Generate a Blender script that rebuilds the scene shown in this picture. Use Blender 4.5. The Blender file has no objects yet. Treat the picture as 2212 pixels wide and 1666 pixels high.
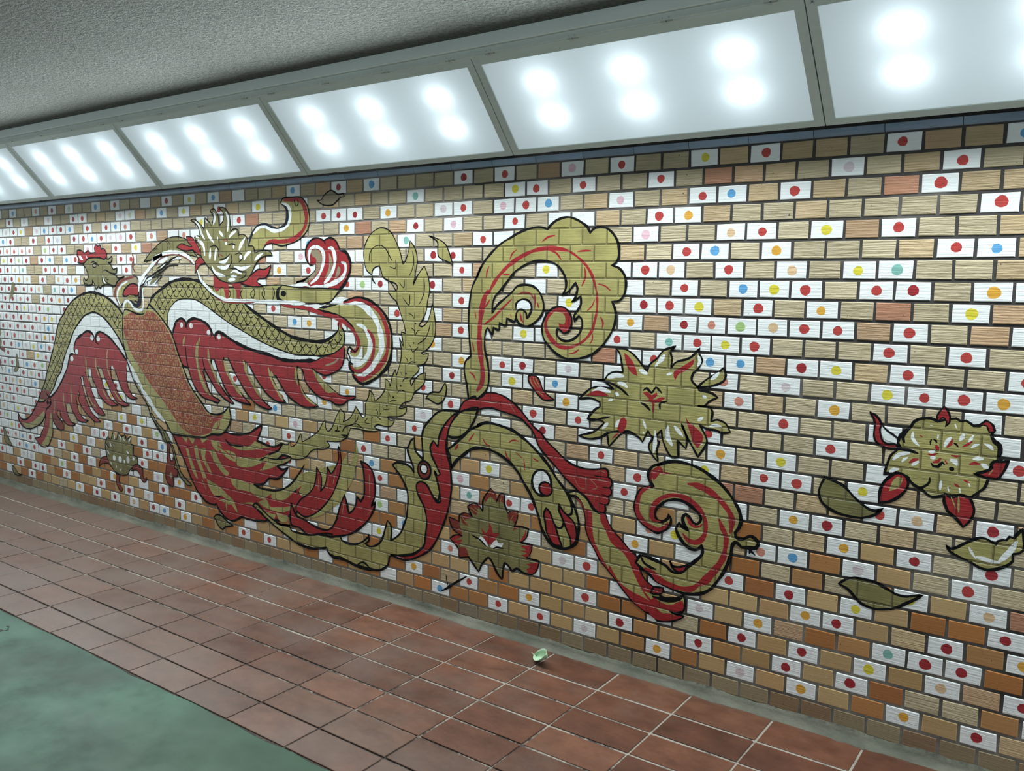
import bpy, bmesh, math, random
from mathutils import Vector, Matrix
from mathutils.geometry import tessellate_polygon, delaunay_2d_cdt

rng = random.Random(7)
sc = bpy.context.scene
col = sc.collection

# ------------------------------------------------------------------ camera, sky, exposure
U = 0.07                    # height of one brick course in metres
BW = 1.66393 * U            # length of one brick with its joint
FLOOR = 30.4                # courses from the top of the wall down to the floor
ZTOP = FLOOR * U            # top of the first brick course
cam = bpy.data.cameras.new('camera')
cam.sensor_fit = 'HORIZONTAL'; cam.sensor_width = 36.0
cam.lens = 1844.465 / 2212 * 36.0
cam.clip_start = 0.05; cam.clip_end = 100
cam_o = bpy.data.objects.new('camera', cam); col.objects.link(cam_o)
right = Vector((0.81341792, 0.58143091, 0.01701107))
down = Vector((0.07776164, -0.07971273, -0.99378016))
fwd = Vector((-0.5764585, 0.80968141, -0.11005278))
m = Matrix((( right.x, -down.x, -fwd.x), (right.y, -down.y, -fwd.y), (right.z, -down.z, -fwd.z))).to_4x4()
m.translation = Vector((4.89282298 * U, -44.21487153 * U, (FLOOR - 7.80885639) * U))
cam_o.matrix_world = m
sc.camera = cam_o

world = bpy.data.worlds.new('world'); sc.world = world; world.use_nodes = True
wb = world.node_tree.nodes['Background']
wb.inputs[0].default_value = (0.80, 0.93, 0.97, 1); wb.inputs[1].default_value = 0.78

sc.view_settings.view_transform = 'Standard'; sc.view_settings.look = 'None'
sc.view_settings.gamma = 1.0; sc.view_settings.use_curve_mapping = False
sc.view_settings.exposure = 0.0

LAMP_W = 36.0         # watts of each third of a light box into the underpass
BULB_W = 0.050         # watts of one bulb behind the frosted panel

# ------------------------------------------------------------------ helpers
def srgb(r, g, b):
    f = lambda c: (c / 255) / 12.92 if c <= 10.3 else (((c / 255) + 0.055) / 1.055) ** 2.4
    return (f(r), f(g), f(b), 1.0)

class NT:
    """small wrapper for building node materials"""
    def __init__(s, name):
        s.mat = bpy.data.materials.new(name); s.mat.use_nodes = True
        s.t = s.mat.node_tree; s.n = s.t.nodes; s.l = s.t.links
        s.bsdf = s.n['Principled BSDF']; s.out = s.n['Material Output']
    def new(s, typ, **kw):
        n = s.n.new(typ)
        for k, v in kw.items(): setattr(n, k, v)
        return n
    def link(s, a, b): s.l.new(a, b)
    def math(s, op, a, b=0.5, clamp=False):
        n = s.new('ShaderNodeMath', operation=op); n.use_clamp = clamp
        for i, v in enumerate((a, b)):
            if isinstance(v, (int, float)): n.inputs[i].default_value = v
            else: s.link(v, n.inputs[i])
        return n.outputs[0]
    def mix(s, f, a, b, blend='MIX'):
        n = s.new('ShaderNodeMix', data_type='RGBA', blend_type=blend)
        for i, v in ((0, f), (6, a), (7, b)):
            if isinstance(v, (int, float)): n.inputs[i].default_value = v
            elif isinstance(v, tuple): n.inputs[i].default_value = v
            else: s.link(v, n.inputs[i])
        return n.outputs[2]
    def pos(s): return s.new('ShaderNodeNewGeometry').outputs['Position']
    def scale(s, v, x, y, z):
        n = s.new('ShaderNodeMapping'); s.link(v, n.inputs[0]); n.inputs[3].default_value = (x, y, z); return n.outputs[0]
    def noise(s, v, sc_, det=3, rough=0.55, out='Fac'):
        n = s.new('ShaderNodeTexNoise'); s.link(v, n.inputs['Vector'])
        n.inputs['Scale'].default_value = sc_; n.inputs['Detail'].default_value = det; n.inputs['Roughness'].default_value = rough
        return n.outputs[out]
    def ramp(s, f, p0, p1, c0=(0, 0, 0, 1), c1=(1, 1, 1, 1)):
        n = s.new('ShaderNodeValToRGB'); s.link(f, n.inputs[0])
        e = n.color_ramp.elements; e[0].position = p0; e[1].position = p1; e[0].color = c0; e[1].color = c1
        return n.outputs[0]
    def bump(s, h, strength, dist, prev=None):
        n = s.new('ShaderNodeBump'); s.link(h, n.inputs['Height'])
        n.inputs['Strength'].default_value = strength; n.inputs['Distance'].default_value = dist
        if prev is not None: s.link(prev, n.inputs['Normal'])
        return n.outputs[0]
    def set(s, **kw):
        for k, v in kw.items():
            i = s.bsdf.inputs[k.replace('_', ' ')]
            if isinstance(v, (int, float, tuple)): i.default_value = v
            else: s.link(v, i)
        return s

def obj(name, bm, mats, parent=None, smooth=False):
    me = bpy.data.meshes.new(name); bm.to_mesh(me); bm.free()
    for m_ in (mats if isinstance(mats, (list, tuple)) else [mats]): me.materials.append(m_)
    if smooth:
        for p in me.polygons: p.use_smooth = True
    o = bpy.data.objects.new(name, me); col.objects.link(o)
    if parent is not None: o.parent = parent
    return o

def tag(o, label=None, cat=None, group=None, kind=None):
    if label: o['label'] = label
    if cat: o['category'] = cat
    if group: o['group'] = group
    if kind: o['kind'] = kind
    return o

def empty(name, loc):
    o = bpy.data.objects.new(name, None); o.empty_display_size = 0.1; o.location = loc; col.objects.link(o); return o

def quad(bm, pts, mi=0):
    f = bm.faces.new([bm.verts.new(p) for p in pts]); f.material_index = mi; return f

def box(bm, x0, x1, y0, y1, z0, z1, mi=0, bevel=0.0):
    vs = [bm.verts.new(p) for p in ((x0,y0,z0),(x1,y0,z0),(x1,y1,z0),(x0,y1,z0),(x0,y0,z1),(x1,y0,z1),(x1,y1,z1),(x0,y1,z1))]
    fs = [bm.faces.new([vs[i] for i in q]) for q in ((3,2,1,0),(4,5,6,7),(0,1,5,4),(1,2,6,5),(2,3,7,6),(3,0,4,7))]
    for f in fs: f.material_index = mi
    if bevel:
        es = set(e for f in fs for e in f.edges)
        bmesh.ops.bevel(bm, geom=list(es), offset=bevel, segments=2, affect='EDGES', profile=0.5)
    return vs

# ------------------------------------------------------------------ materials
def mat_brick():
    k = NT('glazed_brick'); p = k.pos()
    at = k.new('ShaderNodeAttribute', attribute_name='tone').outputs['Color']
    sm = k.new('ShaderNodeAttribute', attribute_name='smoothness').outputs['Fac']
    st = k.noise(k.scale(p, 7, 30, 190), 1.0, 3, 0.65)
    wv = k.noise(k.scale(p, 3, 3, 9), 1.0, 2)
    pt = k.noise(p, 140, 3, 0.6)
    comb = k.math('MULTIPLY', k.math('SUBTRACT', st, 0.5), k.math('SUBTRACT', 1.0, sm))
    base = k.mix(1.0, at, k.ramp(k.math('ADD', comb, 0.5), 0.28, 0.75, (0.74, 0.73, 0.70, 1), (1.24, 1.25, 1.26, 1)), 'MULTIPLY')
    base = k.mix(0.5, base, k.ramp(wv, 0.3, 0.7, (0.85, 0.85, 0.85, 1), (1.12, 1.1, 1.08, 1)), 'MULTIPLY')
    pits = k.ramp(k.noise(p, 95, 2, 0.5), 0.255, 0.29)
    base = k.mix(k.math('SUBTRACT', 1.0, pits), base, srgb(40, 34, 28))
    b = k.bump(comb, 0.9, 0.006); b = k.bump(pt, 0.18, 0.002, b)
    return k.set(Base_Color=base, Roughness=k.math('ADD', k.math('MULTIPLY', st, 0.25), 0.36), Specular_IOR_Level=0.35, Normal=b).mat

def mat_mortar():
    k = NT('mortar'); p = k.pos()
    n1 = k.noise(p, 2.2, 3); n2 = k.noise(p, 45, 3)
    sep = k.new('ShaderNodeSeparateXYZ'); k.link(p, sep.inputs[0])
    right_ = k.math('MINIMUM', k.math('MULTIPLY', k.math('ADD', sep.outputs[0], 2.6), 0.11), 0.20)
    low = k.math('MULTIPLY', k.math('SUBTRACT', 1.3, sep.outputs[2]), 0.10)
    f = k.math('SUBTRACT', k.math('ADD', n1, right_), k.math('MAXIMUM', low, -0.02))
    dark = k.math('MULTIPLY', k.ramp(f, 0.50, 0.66), 0.85)
    base = k.mix(n2, srgb(128, 124, 118), srgb(152, 148, 140))
    base = k.mix(k.ramp(sep.outputs[2], 0.48, 0.78), base, k.mix(n2, srgb(122, 116, 112), srgb(142, 137, 131)))
    base = k.mix(dark, base, srgb(34, 33, 34))
    return k.set(Base_Color=base, Roughness=0.8, Normal=k.bump(n2, 0.5, 0.003)).mat

def mat_white():
    k = NT('white_brick_paint'); p = k.pos()
    st = k.noise(k.scale(p, 8, 30, 170), 1.0, 3, 0.6)
    worn = k.ramp(k.noise(p, 120, 3, 0.6), 0.27, 0.31)
    base = k.mix(st, srgb(228, 232, 232), srgb(246, 248, 248))
    base = k.mix(k.math('SUBTRACT', 1.0, worn), base, srgb(150, 146, 138))
    return k.set(Base_Color=base, Roughness=0.5, Specular_IOR_Level=0.3, Normal=k.bump(st, 0.5, 0.003)).mat

def mat_dot(name, c):
    k = NT(name); p = k.pos()
    st = k.noise(k.scale(p, 9, 30, 210), 1.0, 3, 0.6)
    r, g, b, _ = srgb(*c)
    base = k.mix(k.ramp(st, 0.3, 0.7), (r * .82, g * .8, b * .8, 1), (min(r * 1.12, 1), min(g * 1.15 + .01, 1), min(b * 1.15 + .01, 1), 1))
    return k.set(Base_Color=base, Roughness=0.4, Normal=k.bump(st, 0.5, 0.003)).mat

def joint_mask(k, p, size=0.0044, shift=0.0):
    sep = k.new('ShaderNodeSeparateXYZ'); k.link(p, sep.inputs[0])
    cmb = k.new('ShaderNodeCombineXYZ')
    k.link(k.math('ADD', sep.outputs[0], BW * 200 + shift * .6), cmb.inputs[0])
    k.link(k.math('SUBTRACT', ZTOP + U - shift, sep.outputs[2]), cmb.inputs[1])
    bt = k.new('ShaderNodeTexBrick', offset=0.5, offset_frequency=2, squash=1.0, squash_frequency=2)
    k.link(cmb.outputs[0], bt.inputs['Vector'])
    bt.inputs['Scale'].default_value = 1.0; bt.inputs['Mortar Size'].default_value = size
    bt.inputs['Mortar Smooth'].default_value = 0.35
    bt.inputs['Brick Width'].default_value = BW; bt.inputs['Row Height'].default_value = U
    return bt.outputs['Fac']

def mat_paint(name, c, joint, var=0.12, rough=0.4, jmix=0.55, metal=0.0, spec=0.4, arris_glint=0.55):
    """mural paint lying over bricks and joints: the joints stay visible as grooves"""
    k = NT(name); p = k.pos()
    jm = joint_mask(k, p)
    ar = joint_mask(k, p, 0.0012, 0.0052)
    st = k.noise(k.scale(p, 8, 30, 150), 1.0, 3, 0.6); big = k.noise(p, 7, 3)
    r, g, b, _ = srgb(*c)
    v = var
    base = k.mix(k.ramp(big, 0.3, 0.7), (r * (1 - v), g * (1 - v), b * (1 - v), 1), (min(1, r * (1 + v)), min(1, g * (1 + v)), min(1, b * (1 + v)), 1))
    base = k.mix(k.math('MULTIPLY', jm, jmix), base, srgb(*joint))
    base = k.mix(k.math('MULTIPLY', ar, arris_glint), base, (min(1, r * 1.5 + .10), min(1, g * 1.5 + .09), min(1, b * 1.5 + .07), 1))  # pale line on brick lips: thin paint plus a highlight painted into the colour
    h = k.math('SUBTRACT', k.math('MULTIPLY', st, 0.22), jm)
    return k.set(Base_Color=base, Roughness=rough, Metallic=metal, Specular_IOR_Level=spec, Normal=k.bump(h, 1.0, 0.006)).mat

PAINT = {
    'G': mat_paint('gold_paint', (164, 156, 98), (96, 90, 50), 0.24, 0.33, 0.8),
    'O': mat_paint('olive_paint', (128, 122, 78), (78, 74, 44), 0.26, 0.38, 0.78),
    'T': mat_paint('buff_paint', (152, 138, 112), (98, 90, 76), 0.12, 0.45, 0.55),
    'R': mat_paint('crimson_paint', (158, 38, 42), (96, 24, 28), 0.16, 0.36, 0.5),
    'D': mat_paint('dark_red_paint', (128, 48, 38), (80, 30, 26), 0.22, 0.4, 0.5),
    'K': mat_paint('black_paint', (12, 12, 15), (12, 12, 14), 0.15, 0.6, 0.5, spec=0.15, arris_glint=0.12),
    'N': mat_paint('navy_paint', (28, 34, 50), (20, 22, 30), 0.2, 0.5, 0.5, spec=0.2, arris_glint=0.15),
    'W': mat_paint('white_paint', (238, 242, 242), (190, 194, 194), 0.04, 0.5, 0.4, spec=0.3, arris_glint=0.0),
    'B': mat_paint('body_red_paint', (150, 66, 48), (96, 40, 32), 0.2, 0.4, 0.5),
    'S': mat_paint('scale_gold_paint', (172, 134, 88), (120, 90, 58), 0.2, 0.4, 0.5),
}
DOTCOL = {'r': (186, 62, 58), 'd': (160, 36, 44), 'o': (224, 166, 62), 'y': (220, 206, 62), 'b': (98, 162, 212), 'p': (228, 186, 198),
          'P': (220, 204, 208), 's': (222, 188, 148), 'e': (208, 136, 118), 'g': (172, 202, 130), 'G': (202, 214, 196), 't': (132, 186, 176), 'Y': (214, 214, 186)}
DOT = {c: mat_dot('dot_paint_' + n, DOTCOL[c]) for c, n in zip('rdoybpPsegGtY',
       ('red', 'dark_red', 'orange', 'yellow', 'blue', 'pink', 'faint_pink', 'peach', 'salmon', 'green', 'faint_green', 'teal', 'faint_yellow'))}

def mat_tile():
    k = NT('terracotta_tile'); p = k.pos()
    at = k.new('ShaderNodeAttribute', attribute_name='tone').outputs['Color']
    big = k.noise(p, 2.2, 4, 0.6); fine = k.noise(p, 60, 3, 0.6); blot = k.noise(k.scale(p, 1, 1.6, 1), 6.5, 4, 0.6)
    sep = k.new('ShaderNodeSeparateXYZ'); k.link(p, sep.inputs[0])
    base = k.mix(1.0, at, k.ramp(blot, 0.28, 0.72, (0.55, 0.50, 0.46, 1), (1.16, 1.14, 1.12, 1)), 'MULTIPLY')
    left_grey = k.math('MULTIPLY', k.ramp(k.math('ADD', big, k.math('MULTIPLY', sep.outputs[0], -0.10)), 0.62, 1.02), 0.75)
    base = k.mix(left_grey, base, srgb(100, 86, 78))  # tiles turn greyer towards the left end
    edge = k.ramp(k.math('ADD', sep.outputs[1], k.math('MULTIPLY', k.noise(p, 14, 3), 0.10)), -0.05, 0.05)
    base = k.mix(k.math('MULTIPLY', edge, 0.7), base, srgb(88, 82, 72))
    return k.set(Base_Color=base, Roughness=k.math('ADD', 0.36, k.math('MULTIPLY', fine, 0.22)), Specular_IOR_Level=0.4, Normal=k.bump(k.math('ADD', k.math('MULTIPLY', fine, 0.3), blot), 0.12, 0.004)).mat

def mat_grout():
    k = NT('grout'); p = k.pos()
    n1 = k.noise(p, 16, 4, 0.65); n2 = k.noise(p, 4.5, 2)
    sep = k.new('ShaderNodeSeparateXYZ'); k.link(p, sep.inputs[0])
    f = k.math('ADD', k.math('ADD', k.math('MULTIPLY', n1, 0.55), k.math('MULTIPLY', n2, 0.55)), k.math('MULTIPLY', k.math('ADD', sep.outputs[1], 0.62), 0.30))
    base = k.mix(k.ramp(k.math('ADD', f, k.math('MULTIPLY', k.math('SUBTRACT', k.noise(p, 70, 3, .7), 0.5), 0.5)), 0.45, 0.62), srgb(48, 38, 33), srgb(142, 133, 122))
    return k.set(Base_Color=base, Roughness=0.85, Normal=k.bump(n1, 0.6, 0.004)).mat

def mat_green_floor():
    k = NT('green_floor_paint'); p = k.pos()
    n1 = k.noise(k.scale(p, 1, 1.3, 1), 2.0, 4, 0.55); n2 = k.noise(p, 5.5, 4, 0.6); fine = k.noise(p, 120, 2)
    base = k.mix(k.ramp(n1, 0.34, 0.66), srgb(38, 62, 50), srgb(62, 97, 79))
    base = k.mix(k.math('MULTIPLY', k.ramp(n2, 0.5, 0.72), 0.55), base, srgb(36, 53, 46))
    sep = k.new('ShaderNodeSeparateXYZ'); k.link(p, sep.inputs[0])
    base = k.mix(k.math('MULTIPLY', k.ramp(k.math('ADD', k.math('MULTIPLY', sep.outputs[0], 0.5), 1.55), 0.15, 0.6), 0.55), base, srgb(38, 70, 43))
    specks = k.ramp(k.noise(p, 38, 2, 0.4), 0.20, 0.225)
    base = k.mix(k.math('SUBTRACT', 1.0, specks), base, srgb(48, 58, 50))
    edge = k.ramp(k.math('ADD', sep.outputs[1], k.math('MULTIPLY', k.noise(p, 9, 3), 0.05)), -1.290, -1.266)
    base = k.mix(k.math('MULTIPLY', edge, 0.75), base, srgb(58, 66, 52))
    return k.set(Base_Color=base, Specular_IOR_Level=0.3, Roughness=k.math('ADD', 0.42, k.math('MULTIPLY', n2, 0.3)), Normal=k.bump(k.math('ADD', n2, k.math('MULTIPLY', fine, 0.15)), 0.12, 0.006)).mat

def mat_cement():
    k = NT('cement_fillet'); p = k.pos()
    n1 = k.noise(k.scale(p, 0.5, 1, 1), 9, 4, 0.6); n2 = k.noise(p, 50, 3, 0.6)
    base = k.mix(k.ramp(n1, 0.3, 0.7), srgb(66, 69, 56), srgb(104, 102, 90))
    sep = k.new('ShaderNodeSeparateXYZ'); k.link(p, sep.inputs[0])
    grime = k.ramp(k.math('ADD', sep.outputs[2], k.math('MULTIPLY', k.noise(p, 30, 4, 0.7), 0.045)), 0.054, 0.066)
    base = k.mix(k.math('MULTIPLY', grime, 0.92), base, srgb(38, 38, 32))
    return k.set(Base_Color=base, Roughness=0.8, Normal=k.bump(k.math('ADD', n1, k.math('MULTIPLY', n2, 0.5)), 0.6, 0.01)).mat

def mat_ceiling():
    k = NT('rough_concrete'); p = k.pos()
    a = k.noise(p, 55, 4, 0.7); b = k.noise(p, 2.3, 3); c = k.noise(p, 150, 2, 0.6)
    base = k.mix(k.ramp(a, 0.32, 0.68), srgb(50, 54, 49), srgb(104, 109, 102))
    base = k.mix(k.math('MULTIPLY', k.ramp(b, 0.35, 0.7), 0.4), base, srgb(60, 63, 54))
    spk = k.ramp(k.noise(p, 30, 2, 0.4), 0.185, 0.21)
    base = k.mix(k.math('SUBTRACT', 1.0, spk), base, srgb(40, 42, 38))
    sep = k.new('ShaderNodeSeparateXYZ'); k.link(p, sep.inputs[0])
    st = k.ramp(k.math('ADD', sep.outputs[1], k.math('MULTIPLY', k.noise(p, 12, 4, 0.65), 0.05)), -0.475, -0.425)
    base = k.mix(k.math('MULTIPLY', st, 0.85), base, srgb(46, 40, 30))  # brown stain along the fascia, with its shade painted into the colour
    return k.set(Base_Color=base, Roughness=0.85, Normal=k.bump(k.math('ADD', a, k.math('MULTIPLY', c, 0.5)), 0.9, 0.012)).mat

def mat_metal(name, c, rough=0.45, metal=0.3):
    k = NT(name); p = k.pos()
    n = k.noise(k.scale(p, 1, 6, 6), 4, 3)
    r, g, b, _ = srgb(*c)
    base = k.mix(n, (r * .9, g * .9, b * .9, 1), (r * 1.1, g * 1.1, b * 1.1, 1))
    return k.set(Base_Color=base, Roughness=rough, Metallic=metal).mat

M_BRICK, M_MORTAR, M_WHITE = mat_brick(), mat_mortar(), mat_white()
M_TILE, M_GROUT, M_GREEN, M_CEMENT, M_CEIL = mat_tile(), mat_grout(), mat_green_floor(), mat_cement(), mat_ceiling()
M_FRAME = mat_metal('grey_frame_metal', (206, 215, 209), 0.45, 0.1)
M_FASCIA = mat_metal('grey_fascia_metal', (232, 238, 233), 0.55, 0.1)
M_FASCIA2 = mat_metal('grey_hinge_strip_metal', (206, 213, 208), 0.55, 0.1)
M_HOUSE = mat_metal('dark_green_housing_metal', (78, 98, 88), 0.6, 0.1)
M_INNER = mat_metal('white_reflector', (170, 174, 174), 0.6, 0.0)
M_STEEL = mat_metal('hinge_steel', (176, 180, 172), 0.35, 0.6)
M_DARK = mat_metal('dark_gap', (24, 26, 26), 0.7, 0.0)
M_STICK = mat_metal('white_sticker', (200, 206, 204), 0.6, 0.0)
M_INK = mat_metal('sticker_ink', (70, 76, 76), 0.6, 0.0)

def mat_blue_trim():
    k = NT('blue_glazed_trim'); p = k.pos()
    n = k.noise(k.scale(p, 1, 4, 4), 5, 3)
    at = k.new('ShaderNodeAttribute', attribute_name='tone').outputs['Color']
    base = k.mix(1.0, at, k.ramp(n, 0.3, 0.7, (0.85, 0.85, 0.85, 1), (1.2, 1.2, 1.2, 1)), 'MULTIPLY')
    return k.set(Base_Color=base, Roughness=0.28, Specular_IOR_Level=0.6).mat
M_BLUE = mat_blue_trim()

def mat_diffuser():
    k = NT('frosted_panel')
    tr = k.new('ShaderNodeBsdfTranslucent'); tr.inputs[0].default_value = (0.80, 0.90, 0.94, 1)
    em = k.new('ShaderNodeEmission'); em.inputs[0].default_value = (0.86, 0.97, 1.0, 1); em.inputs[1].default_value = 0.28
    ad = k.new('ShaderNodeAddShader'); k.link(tr.outputs[0], ad.inputs[0]); k.link(em.outputs[0], ad.inputs[1])
    k.link(ad.outputs[0], k.out.inputs[0])
    k.n.remove(k.bsdf)
    return k.mat
M_DIFF = mat_diffuser()

# ------------------------------------------------------------------ the brick wall
# painted bricks by dot colour ('w' = plain white): course * 100 + number of the brick along its course
PAINTED = {
    'w': (5, 22, 30, 134, 229, 324, 326, 348, 349, 417, 432, 434, 436, 446, 523, 532, 537, 538, 615, 619, 631, 639, 651, 704, 721, 722, 724, 731, 747, 751, 763, 816, 818, 847, 904, 914, 918, 930, 942, 947, 963, 1012, 1038, 1045, 1048, 1136, 1137, 1140, 1149, 1151, 1212, 1240, 1251, 1304, 1337, 1341, 1347, 1350, 1351, 1362, 1428, 1431, 1439, 1445, 1446, 1450, 1460, 1463, 1504, 1506, 1511, 1518, 1519, 1528, 1545, 1607, 1616, 1620, 1626, 1627, 1628, 1631, 1638, 1646, 1650, 1652, 1660, 1704, 1706, 1714, 1729, 1738, 1739, 1747, 1753, 1816, 1820, 1827, 1829, 1844, 1849, 1850, 1908, 1916, 1920, 1931, 1935, 1936, 1941, 1953, 1955, 2007, 2008, 2016, 2022, 2029, 2031, 2041, 2105, 2112, 2114, 2150, 2206, 2207, 2211, 2239, 2241, 2245, 2254, 2303, 2304, 2307, 2308, 2331, 2333, 2337, 2347, 2350, 2352, 2409, 2417, 2437, 2453, 2454, 2505, 2509, 2519, 2520, 2538, 2540, 2546, 2547, 2551, 2605, 2621, 2635, 2637, 2645, 2653, 2728, 2730, 2733, 2764, 2803, 2805, 2836, 2840),
    'b': (7, 17, 28, 34, 39, 63, 123, 211, 214, 219, 248, 255, 305, 316, 435, 511, 513, 554, 562, 755, 814, 1034, 1154, 1155, 1211, 1348, 1407, 1410, 1608, 1705, 1710, 1732, 1809, 2039, 2136, 2157, 2223, 2407, 2441, 2503, 2507, 2823, 2843),
    'e': (10, 220, 322, 325, 406, 408, 409, 613, 907, 954, 1108, 1255, 1308, 1355, 1507, 2152, 2156, 2406, 2543, 2712),
    'd': (12, 24, 37, 44, 106, 114, 128, 205, 207, 213, 237, 238, 306, 309, 314, 341, 405, 412, 413, 506, 508, 510, 542, 543, 605, 606, 705, 706, 739, 742, 760, 805, 806, 807, 808, 813, 852, 905, 906, 908, 911, 913, 953, 1005, 1006, 1010, 1013, 1104, 1105, 1106, 1107, 1157, 1205, 1206, 1207, 1209, 1247, 1305, 1309, 1343, 1405, 1406, 1436, 1505, 1510, 1605, 1606, 1648, 1707, 1709, 1718, 1804, 1805, 1863, 1958, 2004, 2009, 2061, 2063, 2221, 2357, 2363, 2405, 2408, 2459, 2462, 2513, 2561, 2562, 2623, 2626, 2656, 2658, 2664, 2708, 2709, 2719, 2724, 2751, 2754, 2757, 2759, 2808, 2816, 2818, 2822, 2863),
    'G': (14, 1307),
    'r': (19, 46, 51, 56, 60, 115, 147, 149, 152, 161, 212, 216, 218, 230, 236, 244, 247, 254, 257, 261, 311, 315, 317, 320, 346, 352, 362, 407, 419, 445, 456, 460, 514, 519, 520, 553, 561, 611, 612, 620, 635, 644, 652, 655, 710, 713, 737, 753, 757, 759, 809, 844, 853, 856, 910, 932, 935, 940, 957, 958, 960, 1007, 1037, 1044, 1051, 1054, 1056, 1060, 1062, 1109, 1152, 1160, 1163, 1208, 1246, 1261, 1262, 1306, 1311, 1411, 1442, 1457, 1529, 1543, 1547, 1549, 1554, 1558, 1563, 1604, 1609, 1633, 1741, 1750, 1756, 1757, 1840, 1852, 1860, 1904, 1905, 1906, 1907, 1909, 1933, 1938, 1951, 2006, 2032, 2107, 2108, 2119, 2123, 2133, 2139, 2146, 2147, 2162, 2204, 2217, 2233, 2235, 2236, 2306, 2321, 2322, 2323, 2355, 2404, 2412, 2415, 2421, 2450, 2506, 2508, 2510, 2604, 2650, 2706, 2716, 2744, 2830, 2832, 2846, 2848),
    'y': (26, 54, 125, 131, 146, 208, 227, 421, 458, 505, 648, 659, 756, 849, 854, 862, 1008, 1047, 1055, 1111, 1158, 1260, 1346, 1409, 1509, 1635, 1657, 1717, 1754, 1759, 1819, 1831, 1945, 2019, 2021, 2106, 2153, 2261, 2305, 2313, 2359, 2539, 2660),
    'p': (49, 246, 251, 319, 343, 416, 452, 534, 1834, 2044, 2216),
    'P': (108, 111, 119, 158, 206, 210, 243, 312, 318, 817, 1009, 1210, 1249, 1257, 1408, 1642, 1808, 2117, 2120, 2159, 2214, 2315, 2449, 2515, 2522, 2554, 2607, 2608, 2614, 2721, 2850, 2856),
    'Y': (120,),
    't': (141, 441, 608, 660, 812, 1053, 2144, 2560),
    'o': (240, 337, 353, 556, 633, 707, 714, 762, 858, 912, 951, 1035, 1110, 1112, 1142, 1244, 1263, 1310, 1358, 1449, 1537, 1636, 1655, 1807, 1818, 1957, 2059, 2252, 2458, 2464, 2524, 2556, 2618, 2741, 2747, 2814, 2825, 2853, 2858, 2861),
    'g': (411, 507, 738, 955, 1011, 1610, 2122, 2205, 2339, 2612),
    's': (455, 607, 653, 657, 708, 712, 810, 956, 1708, 1806, 1861, 2005, 2104, 2263, 2309, 2662, 2820),
}
BRICK_COLOUR = {n: c for c, lst in PAINTED.items() for n in lst}
U_FIRST = -63

def attr_faces(me, name, per_face, scalar=False):
    a = me.attributes.new(name, 'FLOAT' if scalar else 'FLOAT_COLOR', 'FACE')
    for i, v in enumerate(per_face):
        if scalar: a.data[i].value = v
        else: a.data[i].color = v

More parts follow.
